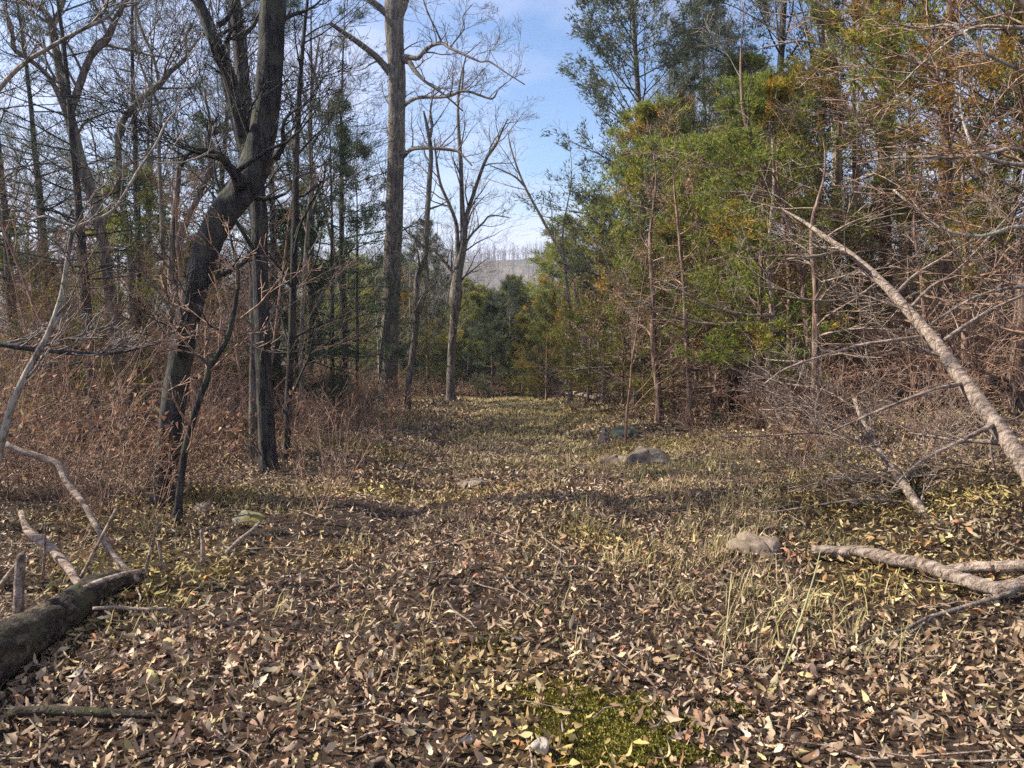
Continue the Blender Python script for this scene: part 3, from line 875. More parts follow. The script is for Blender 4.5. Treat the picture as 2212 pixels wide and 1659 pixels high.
traced('horizontal_limb', 'long dark limb stretched level across the left side above the brush', 'branch', [
    ([(-90, 725, 15, 5.0), (0, 742, 13, 5.0), (40, 750, 12, 5.0), (110, 758, 11, 5.1), (180, 764, 9, 5.2), (250, 762, 7, 5.3), (300, 752, 5, 5.4), (350, 738, 4, 5.5)], 14),
], 'bark_dark', kids=(4, 3), seed=45, tlen=0.35, crook=0.18, up=0.02, flare=False, stem_names=['limb'], twbark='twig_grey')

D = 21
traced('slender_tree', 'thin bare tree arching left across the open sky right of the burl tree', 'tree', [
    ([(1275, 868, 10, D), (1262, 720, 9, D), (1235, 600, 8, D), (1204, 533, 7, D), (1164, 460, 6, D), (1130, 395, 5, D), (1105, 325, 3.5, D), (1096, 280, 2, D)], 14),
    ([(1135, 405, 4, D), (1114, 383, 4, D), (1085, 368, 3, D), (1058, 357, 2, D)], 5),
], 'bark_pale', kids=(4, 3), seed=50, tlen=1.2, crook=0.24)
# right side: bare trunks
D = 13
traced('pale_trunk_tree', 'pale grey bare tree rising between the cedars at upper right', 'tree', [
    ([(1818, 840, 26, D), (1812, 700, 24, D), (1809, 500, 22, D), (1808, 350, 21, D), (1806, 240, 20, D), (1799, 140, 19, D), (1792, 70, 18, D), (1784, 10, 17, D), (1776, -80, 14, D)], 8),
    ([(1808, 300, 9, D), (1840, 183, 6, D), (1870, 210, 6, D), (1885, 240, 4, D)], 3),
    ([(1795, 100, 8, D), (1770, 95, 5, D), (1730, 88, 5, D), (1690, 95, 4, D), (1640, 105, 3, D)], 5),
], 'bark_pale', kids=(4, 3, 2), seed=51, tlen=1.0, crook=0.28)
D = 10
traced('cedar_trunk_tree', 'reddish cedar trunk with peeling bark and dead side branches at right', 'tree', [
    ([(1908, 860, 26, D), (1912, 760, 24, D), (1916, 640, 23, D), (1914, 520, 22, D), (1908, 400, 22, D), (1914, 280, 20, D), (1924, 180, 18, D), (1930, 110, 15, D), (1940, 20, 12, D), (1950, -60, 9, D)], 24),
    ([(1912, 390, 14, D), (1902, 330, 14, D), (1898, 290, 13, D), (1895, 245, 8, D)], 3),
], 'bark_cedar', kids=(4, 3), seed=52, tlen=1.0, crook=0.2, up=0.0, twbark='dead_wood', ang=(1.0, 1.6), tstart=0.05)
D = 15
traced('grey_leaning_tree', 'bare grey tree leaning left across the sky right of the pale trunk', 'tree', [
    ([(1985, 830, 22, D), (1950, 500, 18, D), (1912, 190, 15, D), (1895, 110, 13, D), (1870, 50, 12, D), (1850, 0, 10, D), (1835, -60, 7, D)], 14),
    ([(1890, 95, 7, D), (1905, 40, 6, D), (1885, 0, 5, D)], 3)], 'bark_pale', kids=(4, 3, 2), seed=53, tlen=1.1, crook=0.24)
# thin trunks under the cedars
for i, (bx, by, tx, ty, w, d, bk, lb) in enumerate((
    (1425, 915, 1411, 640, 15, 11.6, 'bark_cedar', 'thin straight trunk at the right edge of the trail, nearest of the pair'),
    (1453, 900, 1456, 660, 9, 12.6, 'bark_cedar', 'very thin trunk just right of the first trunk beside the trail'),
    (1490, 922, 1478, 620, 12, 11.2, 'bark_cedar', 'narrow trunk with two stems close together beside the bank'),
    (1505, 895, 1500, 650, 9, 12.2, 'bark_cedar', 'hair thin stem right behind the narrow double trunk'),
    (1548, 890, 1560, 600, 16, 13.2, 'bark_cedar', 'brown trunk left of the darker trunk under the green cedar'),
    (1578, 892, 1600, 560, 21, 12.0, 'bark_dark', 'darker thick trunk carrying the low green cedar'),
    (1718, 915, 1705, 600, 13, 10.0, 'bark_cedar', 'thin red brown trunk right of the green cedar'),
    (1758, 960, 1762, 620, 17, 8.4, 'bark_cedar', 'shaggy short trunk rising from the litter at middle right'),
    (1862, 900, 1858, 560, 12, 9.6, 'bark_cedar', 'thin trunk behind the tip of the small fallen stem'),
    (2012, 900, 1990, 600, 11, 9.5, 'bark_cedar', 'slender trunk crossed by the long fallen tree'),
    (2088, 880, 2085, 560, 17, 8.6, 'bark_cedar', 'cedar trunk behind the fallen tree toward the right edge'),
    (2185, 830, 2175, 500, 22, 8.0, 'bark_cedar', 'stout cedar trunk closest to the right edge'),
    (1232, 870, 1228, 640, 9, 21, 'bark_pale', 'thin pale stem at the far right end of the trail'),
    (1302, 872, 1296, 690, 8, 18, 'bark_pale', 'thin pale stem beside the olive bush at the trail end'))):
    dx = tx - bx
    d = G(bx, by).y
    traced('slender_tree', lb, 'tree', [([(bx, by, w * 1.15, d), (bx + dx * .3 + random.uniform(-4, 4), by + (ty - by) * .3, w, d), (bx + dx * .65 + random.uniform(-5, 5), by + (ty - by) * .65, w * .9, d), (tx, ty, w * .75, d), (tx + dx * .5 + random.uniform(-12, 12), ty - 130, w * .5, d), (tx + dx * .7 + random.uniform(-20, 20), ty - 260, w * .22, d), (tx + dx, ty - 380, w * .06, d)], 22)],
        bk, kids=(4, 2), seed=60 + i, tlen=0.8, crook=0.2, up=-0.01, twbark='dead_wood' if i % 2 else 'twig_brown', ang=(0.9, 1.6), tstart=0.1, group='slender trunks under the cedars')

# ---------------------------------------------------------------- cedars and pines placed one by one
for kind, px, d, s, bk, lf, lb in (
    ('cedar1', 1380, 16.0, 1.08, 'bark_grey', 'cedar_blue', 'tall blue green cedar standing closest to the open sky'),
    ('cedar2', 1622, 14.5, 1.0, 'bark_dark', 'cedar_blue', 'tall thin crowned dark cedar with a straight black trunk'),
    ('cedar1', 1520, 20.0, 1.0, 'bark_grey', 'cedar_blue', 'tall dark cedar between and behind the two front ones'),
    ('cedar3', 1590, 11.9, 0.86, 'bark_dark', 'cedar_green', 'bright green cedar bushy above the dark trunk beside the bank'),
    ('cedar3', 1490, 13.4, 0.78, 'bark_cedar', 'cedar_green', 'green cedar overhanging the trail from the right'),
    ('cedar3', 1720, 10.8, 0.80, 'bark_cedar', 'cedar_rust', 'rust tinged cedar right of the bright green one'),
    ('cedar5', 1850, 10.2, 0.85, 'bark_cedar', 'cedar_rust', 'sparse rusty cedar behind the upper part of the fallen tree'),
    ('cedar2', 2040, 9.0, 0.80, 'bark_cedar', 'cedar_green', 'dark green cedar filling the upper right corner'),
    ('cedar1', 2190, 7.6, 0.72, 'bark_cedar', 'cedar_rust', 'rust speckled cedar at the very right edge'),
    ('cedar5', 2130, 11.5, 0.9, 'bark_cedar', 'cedar_rust', 'thin rusty cedar further back near the right edge'),
    ('cedar5', 1960, 13.0, 0.9, 'bark_cedar', 'cedar_olive', 'olive cedar deep in the woods at right'),
    ('cedar4', 1270, 20.0, 0.95, 'bark_cedar', 'cedar_olive', 'golden olive young cedar at the right of the trail end'),
    ('cedar4', 1345, 16.5, 0.95, 'bark_cedar', 'cedar_olive', 'golden olive young cedar nearer along the right trail edge'),
    ('cedar4', 1128, 26.0, 0.7, 'bark_cedar', 'cedar_olive', 'short golden cedar nearest the middle of the trail end'),
    ('cedar4', 1180, 24.0, 0.85, 'bark_cedar', 'cedar_rust', 'small rusty cedar standing at the far end of the trail'),
    ('cedar3', 1230, 26.0, 0.9, 'bark_cedar', 'cedar_green', 'green cedar closing the view behind the golden ones'),
    ('cedar3', 1310, 22.0, 0.95, 'bark_cedar', 'cedar_green', 'broad green cedar sloping down toward the trail end'),
    ('cedar1', 1400, 24.0, 0.85, 'bark_cedar', 'cedar_green', 'green cedar behind the tall blue green one'),
    ('cedar3', 1090, 30.0, 0.6, 'bark_cedar', 'cedar_green', 'dark green cedar in the middle beyond the trail end'),
    ('cedar4', 1065, 26.0, 0.8, 'bark_cedar', 'pine', 'low dark evergreen at the left corner of the trail end'),
    ('cedar5', 720, 14.0, 0.8, 'bark_dark', 'pine', 'dark cedar right of the slim dark tree'),
    ('cedar5', 770, 18.5, 0.85, 'bark_dark', 'pine', 'dark green cedar behind the base of the tall oak'),
    ('pine1', 745, 20.0, 0.85, 'bark_dark', 'pine', 'dark layered pine with twisted limbs left of the tall oak'),
    ('pine1', 215, 10.5, 0.62, 'bark_dark', 'pine', 'dark layered pine in front of the forked tree at left'),
    ('pine1', 50, 12.5, 0.7, 'bark_dark', 'pine', 'dark pine at the left edge'),
    ('pine1', 600, 12.0, 0.62, 'bark_dark', 'pine', 'dark pine showing behind the two big oaks'),
    ('cedar5', 480, 14.0, 0.75, 'bark_dark', 'pine', 'thin dark cedar seen below the leaning oak'),
    ('cedar3', 60, 15.0, 0.75, 'bark_dark', 'cedar_green', 'mid green cedar low at the left edge'),
    ('cedar4', 640, 12.5, 0.9, 'bark_dark', 'pine', 'small dark cedar between the oaks and the trail'),
    ('cedar3', 1640, 9.4, 0.72, 'bark_cedar', 'cedar_green', 'bright green cedar low in front of the black trunked one'),
    ('cedar3', 1425, 14.5, 0.95, 'bark_cedar', 'cedar_green', 'leafy green cedar at the foot of the tall blue green one'),
    ('cedar5', 1800, 10.4, 0.7, 'bark_cedar', 'cedar_olive', 'olive cedar right behind the middle of the long fallen tree'),
    ('cedar3', 1560, 15.5, 1.1, 'bark_cedar', 'cedar_green', 'tall green cedar rising behind the brown trunk'),
    ('cedar5', 2130, 8.5, 0.66, 'bark_cedar', 'cedar_olive', 'olive yellow cedar at the right edge beside the fallen tree'),
    ('cedar4', 1420, 13.0, 0.8, 'bark_cedar', 'cedar_olive', 'small olive cedar behind the first trunk beside the trail'),
    ('cedar3', 1200, 30.0, 1.2, 'bark_cedar', 'cedar_green', 'big green cedar right of the far trail end'),
    ('cedar1', 925, 30.0, 0.72, 'bark_grey', 'pine', 'round topped grey green tree directly right of the tall oak'),
    ('cedar3', 310, 12.0, 0.72, 'bark_dark', 'cedar_green', 'green cedar half hidden left of the leaning oak'),
    ('cedar5', 700, 23.0, 0.9, 'bark_dark', 'cedar_green', 'green cedar beyond the dark cedars left of the tall oak'),
    ('cedar3', 120, 12.5, 0.5, 'bark_dark', 'cedar_green', 'low green cedar in the brush left of the forked tree'),
    ('cedar3', 420, 13.0, 0.55, 'bark_dark', 'cedar_green', 'low green cedar showing between the leaning oak and the upright oak'),
    ('pine1', 130, 16.0, 0.85, 'bark_dark', 'pine', 'dark pine standing behind the forked tree at left'),
    ('pine1', 320, 15.0, 0.8, 'bark_dark', 'pine', 'dark pine right of the forked tree at left'),
):
    plant_tree(kind, 'pine_tree' if kind == 'pine1' else 'cedar_tree', lb, 'tree', spot(px, d), s, None, bk, lf)

# ---------------------------------------------------------------- woods behind
rr = random.Random(99)
left_bare = [(rr.uniform(-60, 800), rr.uniform(11, 34)) for _ in range(15)]
for i, (px, d) in enumerate(left_bare):
    kd = rr.choice(('bare1', 'bare2', 'bare3', 'bare4', 'bare2', 'bare3'))
    plant_tree(kd, 'bare_tree', 'bare grey tree with fine twigs in the woods left of the trail', 'tree', spot(px, d), rr.uniform(0.65, 1.0) * (0.8 if kd == 'bare4' else 1), rr.uniform(0, 6.28), rr.choice(('bark_grey', 'bark_grey', 'bark_dark')), None, 'bare trees in the woods on the left', (rr.gauss(0, .06), rr.gauss(0, .06)))
for i in range(12):
    px = rr.uniform(700, 1000); d = rr.uniform(24, 44)
    plant_tree(rr.choice(('bare1', 'bare2', 'bare3')), 'bare_tree', 'bare pale tree beyond the end of the trail', 'tree', spot(px, d), rr.uniform(0.6, 0.85), rr.uniform(0, 6.28), 'bark_pale', None, 'bare trees beyond the trail end')
for i in range(50):
    px = rr.uniform(660, 1220) if i % 3 else rr.uniform(960, 1200); d = rr.uniform(27, 52)
    kd = rr.choice(('cedar3', 'cedar3', 'cedar4', 'cedar1'))
    q_ = spot(px, d)
    row = rr.uniform(590, 700) if px > 960 else rr.uniform(540, 700)
    tall = CAM_H - (row - EYE_ROW) / F * d - q_.z
    s_ = tall / {'cedar3': 6.0, 'cedar4': 4.2, 'cedar1': 10.0}[kd]
    plant_tree(kd, 'cedar_tree', 'cedar in the green thicket beyond the end of the trail', 'tree', q_, s_, rr.uniform(0, 6.28), 'bark_grey', rr.choice(('cedar_green', 'cedar_green', 'cedar_blue', 'cedar_rust')), 'cedars beyond the trail end', sz=(1.25, 1.0))
for i in range(14):
    px = rr.uniform(90, 560); d = rr.uniform(8.5, 13)
    plant_tree('bare3', 'slender_sapling', 'thin bare young tree in the brush on the left', 'sapling', spot(px, d), rr.uniform(0.3, 0.5), rr.uniform(0, 6.28), 'twig_brown', None, 'thin bare saplings on the left', (rr.gauss(0, .08), rr.gauss(0, .08)))
for i in range(16):
    px = rr.uniform(1420, 2300); d = rr.uniform(13, 32)
    plant_tree(rr.choice(('bare1', 'bare2', 'bare3')), 'bare_tree', 'bare grey tree among the cedars on the right bank', 'tree', spot(px, d), rr.uniform(0.7, 1.0), rr.uniform(0, 6.28), rr.choice(('bark_grey', 'bark_pale')), None, 'bare trees on the right bank', (rr.gauss(0, .06), rr.gauss(0, .06)))
for i in range(11):
    px = rr.uniform(1450, 2350); d = rr.uniform(16, 34)
    plant_tree(rr.choice(('cedar1', 'cedar2', 'cedar3', 'cedar5')), 'cedar_tree', 'cedar deeper in the woods on the right bank', 'tree', spot(px, d), rr.uniform(0.5, 0.72), rr.uniform(0, 6.28), 'bark_cedar', rr.choice(('cedar_green', 'cedar_rust', 'cedar_blue')), 'cedars deep on the right bank')
for i in range(5):
    px = rr.uniform(-80, 560); d = rr.uniform(19, 36)
    plant_tree(rr.choice(('cedar1', 'cedar3', 'pine1')), 'cedar_tree', 'dark evergreen deeper in the woods left of the trail', 'tree', spot(px, d), rr.uniform(0.4, 0.6), rr.uniform(0, 6.28), 'bark_dark', rr.choice(('pine', 'cedar_green')), 'evergreens deep in the left woods')
for i in range(22):
    px = rr.uniform(-80, 560); d = rr.uniform(11, 20)
    plant_tree('leafy', 'leafy_sapling', 'young tree still holding dead brown leaves left of the trail', 'sapling', spot(px, d), rr.uniform(0.35, 0.6), rr.uniform(0, 6.28), 'twig_brown', None, 'brown leaved saplings on the left')
for i in range(11):
    px = rr.uniform(1330, 2260); d = rr.uniform(9, 20)
    plant_tree('leafy', 'leafy_sapling', 'young tree still holding dead brown leaves on the right bank', 'sapling', spot(px, d), rr.uniform(0.4, 0.65), rr.uniform(0, 6.28), 'twig_brown', None, 'brown leaved saplings on the right')
K['snag'] = bare_kind(17, 4.6, 0.12, (4, 2), 0.1, 0.5, 0.02, ratio=0.2)
for x, y, sc, lb in ((-5.3, 5.5, 0.95, 'dead snag past the left edge, the thicker of two'), (-4.3, 4.35, 0.72, 'dead snag past the left edge, the thinner of two')):
    plant_tree('snag', 'snag', lb, 'dead tree', (x, y, h1(x, y)), sc, None, 'dead_wood', None, 'dead snags past the left edge')
K['tall'] = bare_kind(16, 16, 0.24, (9, 5, 3), 0.12, 0.62, 0.02, ratio=0.25)
for x, y, sc, lb in ((-9.8, 13.6, 1.0, 'tall straight oak past the left edge, farthest of four'), (-9.3, 11.4, .9, 'tall straight oak past the left edge, third of four'), (-8.6, 9.3, .8, 'tall straight oak past the left edge, second of four'), (-7.6, 6.9, .72, 'tall straight oak past the left edge, nearest of four')):
    plant_tree('tall', 'oak_tree', lb, 'tree', (x, y, h1(x, y)), sc, None, 'bark_grey', None, 'tall oaks past the left edge')

# the air: faint haze over the valley
zlo = float(min(v.co.z for v in ground.data.vertices)) - 1.0
zhi = float(max(v.co.z for v in ground.data.vertices)) + 12.0
hv = np.array([(x, y, z) for x in (-430.0, 430.0) for y in (-60.0, 630.0) for z in (zlo, zhi)])
hq = np.array([(0, 1, 3, 2), (4, 6, 7, 5), (0, 4, 5, 1), (2, 3, 7, 6), (0, 2, 6, 4), (1, 5, 7, 3)])
hm = bpy.data.materials.new('thin_air')
hm.use_nodes = True
hm.node_tree.nodes.clear()
ho = hm.node_tree.nodes.new('ShaderNodeOutputMaterial')
hp = hm.node_tree.nodes.new('ShaderNodeVolumePrincipled')
hp.inputs['Color'].default_value = (0.8, 0.86, 1.0, 1)
hp.inputs['Density'].default_value = 0.0008
hp.inputs['Anisotropy'].default_value = 0.2
hm.node_tree.links.new(hp.outputs[0], ho.inputs['Volume'])
tag(link('haze', np_mesh('haze', hv, quads=hq), hm), 'faint blue haze lying over the valley and the far ridge', 'haze', kind='stuff')

# far wood on the hill and the valley
T = Tubes()
rf = random.Random(5)
for i in range(3600):
    y = rf.uniform(70, 250) if i % 4 == 0 else rf.uniform(250, 345)
    x = rf.uniform(-0.45, 0.4) * y
    z = h1(x, y)
    H = rf.uniform(3.5, 8)
    a = rf.uniform(-.12, .12)
    T.add([(x, y, z - .3), (x + a * H * .5, y, z + H * .5), (x + a * H + rf.gauss(0, .3), y, z + H)], (0.12, 0.08, 0.02), 3)
    for k in range(9):
        b = rf.uniform(0, 6.28); t = rf.uniform(.25, .95)
        q = (x + a * H * t, y, z + H * t); L = rf.uniform(.8, 2.4) * (1.2 - t * .7)
        T.add([q, (q[0] + math.cos(b) * L * .8, q[1] + math.sin(b) * L * .8, q[2] + L * .8)], (0.05, 0.02), 3)
o = link('far_woods', T.mesh('far_woods', smooth=False), M['twig_grey'])
tag(o, 'bare grey woods covering the distant hillside', 'woods', kind='stuff')

# ---------------------------------------------------------------- brush: tangled stems and dead leaves
def thicket(name, label, seed, n, place, hmax, leafy, matw, lsize=0.06):
    rs = random.Random(seed); q = np.random.RandomState(seed)
    T = Tubes(); tips = []
    for i in range(n):
        if i % 4 == 0 or not i: cx, cy = place(rs)
        x, y = cx + rs.gauss(0, .16), cy + rs.gauss(0, .16)
        z = h1(x, y)
        H = rs.uniform(0.35, 1.0) * hmax * (0.6 + 1.3 * min(1.0, max(0.0, (abs(x) - 2.5) / 5.0)))
        d = Vector((rs.gauss(0, .45), rs.gauss(0, .45), 1)).normalized()
        p = Vector((x, y, z - .03))
        r = rs.uniform(0.003, 0.007) if rs.random() < .8 else rs.uniform(0.008, 0.017)
        grow(T, p, d, H, r, 2, (5, 2), rs, 0.24, -0.02, tips, 0.0022, (0.5, 1.2), (3, 3, 3, 3), (0.4, 0.8))
    o = link(name, T.mesh(name, smooth=False), matw)
    tag(o, label, 'brush', kind='stuff')
    V = foliage_np(tips, leafy, q, lsize, lsize * 0.3, 1.0, -0.4, [(0.32, 0.17, 0.1), (0.22, 0.11, 0.07), (0.42, 0.27, 0.16), (0.5, 0.4, 0.2)], [.4, .3, .25, .05], 1, 0.03)
    ctr = V[0][V[1][:, 0]]
    pick = (q.rand(len(V[1])) < 0.75) & (bumps(ctr[:, 0] * 1.0, ctr[:, 1] + ctr[:, 2], 1.6, 30) > 0.02)
    Q = V[1][pick]
    l = link('leaves', np_mesh('leaves', V[0], tris=Q, tint=V[2]), M['dead_leaves'], o)
    l['kind'] = 'stuff'
def pl_left(rs):
    while True:
        y = math.sqrt(rs.uniform(5.2 ** 2, 22 ** 2)); x = rs.uniform(-0.72 * y, -2.0 - 0.02 * y)
        if x < -2.0 and not (y < 7 and x > -2.6): return x, y
def pl_right(rs):
    while True:
        y = math.sqrt(rs.uniform(6.5 ** 2, 22 ** 2)); x = rs.uniform(2.3, 0.75 * y)
        if x > 2.4 + 0.0 * y: return x, y
def pl_end(rs):
    y = rs.uniform(25.5, 33); return rs.uniform(-5, 5), y
thicket('brush', 'brown leafy brush crowding the woods left of the trail', 71, 1500, pl_left, 1.25, 3, M['twig_brown'])
thicket('brush', 'brown twiggy brush under the cedars right of the trail', 72, 1300, pl_right, 1.15, 1, M['twig_brown'])
thicket('brush', 'low brown brush closing off the far end of the trail', 73, 350, pl_end, 1.5, 2, M['twig_brown'])

# ---------------------------------------------------------------- fallen wood
def ground_path(pts, per=4):
    A = []
    for (px, py, w, lift) in pts:
        g = G(px, py)
        r = wr(w, g.y * cp + (CAM_H - g.z) * sp)
        A.append((g.x, g.y, g.z + r * 0.8 + 0.035 + lift, r))
    return smooth_path(A, per)
def log_thing(name, label, cat, stems, mat, names, seed=1, kids=None, nb=0, tlen=0.4, rough=0.09, sides=12):
    q = np.random.RandomState(seed); rs = random.Random(seed)
    b0 = None
    for A, nm in zip(stems, names):
        if b0 is None:
            b0 = Vector(A[0][:3])
            t = thing(name, label, cat, b0)
        T = Tubes()
        L = [Vector(a[:3]) - b0 for a in A]
        rr_ = [a[3] * (0.8 if name == 'broken_limb' else 1.0) for a in A]
        T.add(L, rr_, sides if rr_[0] > 0.012 else 6)
        link(nm, T.mesh(nm, rough=rough, rs=q), mat, t)
        if kids and nb:
            for j in range(nb):
                Tw = Tubes()
                f = (0.1 + 0.88 * rs.random()) * (len(L) - 1.001); i = int(f)
                dd = (L[i + 1] - L[i]).normalized()
                cd = bend_off(dd, rs.uniform(0.6, 1.2), rs)
                cd.z = abs(cd.z) * .6 + .1
                grow(Tw, L[i].lerp(L[i + 1], f - i), cd.normalized(), tlen * rs.uniform(.4, 1.2), rr_[i] * .35, 1, kids, rs, 0.15, 0.0, None, 0.002)
                link('twig', Tw.mesh('twig', smooth=False), mat, t)
    return t
# long pale fallen tree leaning through the right side
D0 = [(2400, 1240, 56, 3.75), (2300, 1125, 52, 4.0), (2212, 1003, 47, 4.3), (2150, 915, 42, 4.6), (2085, 830, 38, 4.95), (2030, 752, 32, 5.3), (1960, 670, 25, 5.8), (1900, 605, 21, 6.3), (1840, 552, 16, 6.8), (1780, 510, 12, 7.3), (1735, 478, 8, 7.7), (1690, 452, 3, 8.0)]
def pxp(pts, per=3): return px_path(pts, per)
traced('dead_cedar', 'bare dead cedar past the right edge sweeping long pale limbs into the upper right', 'tree', [
    ([(2330, 1150, 60, 5.2), (2310, 800, 52, 5.2), (2300, 400, 44, 5.2), (2290, 0, 36, 5.2), (2280, -300, 26, 5.2)], 12),
    ([(2305, 420, 14, 5.2), (2212, 322, 10, 5.2), (2108, 337, 8, 5.3), (1948, 340, 6, 5.5), (1875, 347, 4, 5.6)], 9),
    ([(2305, 300, 14, 5.2), (2240, 350, 9, 5.1), (2170, 352, 8, 5.1), (2110, 325, 7, 5.1), (2080, 260, 5, 5.2), (2074, 200, 4, 5.2), (2076, 150, 3, 5.2)], 6),
    ([(2305, 560, 14, 5.2), (2212, 490, 9, 5.1), (2120, 510, 7, 5.1), (2030, 490, 6, 5.2), (1930, 410, 4, 5.4)], 9),
    ([(2298, 200, 12, 5.2), (2212, 155, 9, 5.1), (2130, 115, 7, 5.1), (2060, 55, 5, 5.2), (1990, 60, 4, 5.4), (1920, 50, 3, 5.4)], 9),
    ([(2300, 60, 12, 5.2), (2200, 60, 8, 5.1), (2100, 60, 6, 5.2), (2000, 130, 4, 5.4), (1940, 190, 3, 5.4)], 9),
    ([(2308, 640, 12, 5.2), (2212, 620, 8, 5.0), (2110, 640, 6, 5.0), (2010, 700, 4, 5.1)], 7),
], 'bark_pale', kids=(4, 2), twbark='twig_brown', seed=77, tlen=0.7, crook=0.18, up=0.0, ang=(0.7, 1.4), tstart=0.05)
traced('dead_cedar', 'thin dead tree whose pale limbs hang forked over the right trail edge', 'tree', [
    ([(1665, 925, 15, 9.2), (1660, 800, 13, 9.2), (1668, 690, 12, 9.2), (1660, 560, 10, 9.2), (1672, 400, 7, 9.2), (1668, 300, 4, 9.2)], 14),
    ([(1664, 700, 8, 9.2), (1620, 697, 6, 9.1), (1540, 700, 6, 9.0), (1475, 690, 5, 9.0), (1420, 670, 4.5, 8.9), (1370, 646, 4, 8.9), (1334, 620, 3, 8.9), (1304, 588, 2, 8.9)], 10),
    ([(1664, 680, 8, 9.2), (1610, 680, 6, 9.1), (1520, 655, 5, 9.0), (1450, 615, 4, 9.0), (1400, 600, 2.5, 9.0)], 8),
], 'dead_wood', kids=(4, 2), seed=78, tlen=0.6, crook=0.2, up=0.0, ang=(0.5, 1.2), tstart=0.1)
traced('slender_tree', 'leaning pinkish cedar stem above the tip of the long fallen tree', 'tree', [
    ([(1750, 900, 15, 9.4), (1738, 640, 14, 9.4), (1700, 470, 13, 9.4), (1655, 375, 14, 9.4), (1628, 315, 12, 9.4), (1605, 230, 8, 9.4), (1600, 120, 4, 9.4), (1606, 40, 1.5, 9.4), (1603, 0, 0.8, 9.4)], 10)], 'bark_cedar', kids=(4, 3), seed=79, tlen=0.7, twbark='twig_grey', group='slender trunks under the cedars')
D0 = [(a, b, c * 0.86, e) for a, b, c, e in D0]
t = log_thing('fallen_tree', 'long pale fallen tree leaning across the right side with bare broken branches', 'fallen tree', [
    pxp(D0),
    pxp([(2150, 915, 13, 4.6), (2130, 925, 11, 4.5), (2080, 950, 9, 4.45), (2010, 985, 7, 4.4), (1960, 1020, 6, 4.3), (1925, 1060, 4, 4.3)]),
    pxp([(2085, 828, 10, 4.95), (2030, 838, 8, 4.8), (1960, 862, 7, 4.75), (1880, 895, 6, 4.7), (1800, 930, 4, 4.7)]),
    pxp([(2010, 725, 9, 5.5), (1930, 735, 7, 5.3), (1860, 745, 6, 5.3), (1790, 765, 5, 5.2), (1700, 795, 4, 5.2), (1650, 830, 3, 5.2)]),
    pxp([(2040, 735, 9, 5.4), (2090, 700, 8, 5.6), (2150, 665, 7, 5.8), (2230, 630, 6, 6.0)]),
    pxp([(1930, 640, 8, 6.0), (1975, 595, 6, 6.1), (2040, 555, 5, 6.2), (2100, 520, 4, 6.4), (2180, 490, 3, 6.6)]),
    pxp([(1880, 590, 9, 6.5), (1820, 545, 8, 6.4), (1770, 552, 6, 6.3), (1700, 560, 5, 6.3)]),
    pxp([(1960, 672, 7, 5.8), (2010, 620, 6, 5.9), (2060, 590, 5, 6.0), (2120, 530, 4, 6.2), (2212, 430, 3, 6.4)]),
    pxp([(1900, 607, 7, 6.3), (1850, 640, 5, 6.2), (1780, 650, 4, 6.1), (1690, 640, 3, 6.0)]),
    pxp([(2146, 930, 8, 4.6), (2140, 970, 6, 4.6), (2150, 1015, 4, 4.6)]),
], M['dead_wood'], ['trunk'] + ['branch'] * 9, seed=81, kids=(5, 3), nb=6, tlen=0.6)
log_thing('fallen_sapling', 'thinner pale dead stem propped on the leaves below the long fallen tree', 'fallen tree', [
    pxp([(2012, 1134, 23, 4.72), (1975, 1080, 21, 4.85), (1940, 1030, 19, 5.25), (1905, 985, 16, 5.5), (1880, 945, 14, 5.7), (1862, 905, 11, 5.9), (1845, 860, 8, 6.1)]),
    pxp([(1985, 1098, 8, 5.1), (1930, 1083, 7, 5.0), (1850, 1080, 6, 4.95), (1760, 1092, 4, 4.95), (1660, 1108, 3, 4.95)]),
    pxp([(1930, 1020, 7, 5.3), (1860, 1030, 6, 5.2), (1780, 1040, 5, 5.2), (1700, 1065, 3, 5.2)]),
    pxp([(1905, 985, 7, 5.5), (1850, 950, 6, 5.4), (1760, 935, 5, 5.4), (1680, 940, 4, 5.4), (1560, 945, 3, 5.4)]),
    pxp([(1890, 960, 7, 5.6), (1830, 910, 5, 5.6), (1760, 890, 4, 5.6), (1640, 885, 3, 5.6)]),
    pxp([(1945, 1038, 7, 5.25), (2010, 985, 5, 5.2), (2060, 955, 4, 5.2)]),
], M['dead_wood'], ['trunk'] + ['branch'] * 5, seed=82, kids=(6, 3), nb=12, tlen=0.5)
log_thing('fallen_limb', 'smooth grey fallen limb lying on the leaves at lower right, forked at its end', 'log', [
    ground_path([(1752, 1207, 20, 0), (1800, 1213, 24, 0.0), (1860, 1220, 27, 0.01), (1930, 1238, 30, 0.01), (2000, 1252, 30, 0.01), (2060, 1275, 30, 0.01), (2110, 1293, 32, 0.01), (2160, 1300, 32, 0.0), (2215, 1290, 32, 0.01), (2290, 1275, 32, 0.0)]),
    ground_path([(2030, 1262, 20, 0.01), (2080, 1258, 24, 0.02), (2140, 1258, 26, 0.02), (2212, 1256, 27, 0.02), (2290, 1250, 27, 0.01)]),
], M['dead_wood'], ['limb', 'limb'], seed=83, rough=0.13)
log_thing('fallen_branch', 'thin curved dark branch on the leaves below the forked grey limb', 'branch', [
    ground_path([(2190, 1310, 11, 0.03), (2110, 1330, 10, 0.02), (2050, 1348, 9, 0.02), (2000, 1362, 8, 0.02), (1960, 1380, 7, 0.01), (1900, 1395, 5, 0.01), (1850, 1420, 4, 0.01)]),
    ground_path([(2010, 1362, 6, 0.02), (1960, 1395, 5, 0.01), (1920, 1420, 4, 0.01), (1890, 1450, 3, 0.01)]),
], M['bark_grey'], ['limb', 'branch'], seed=84)
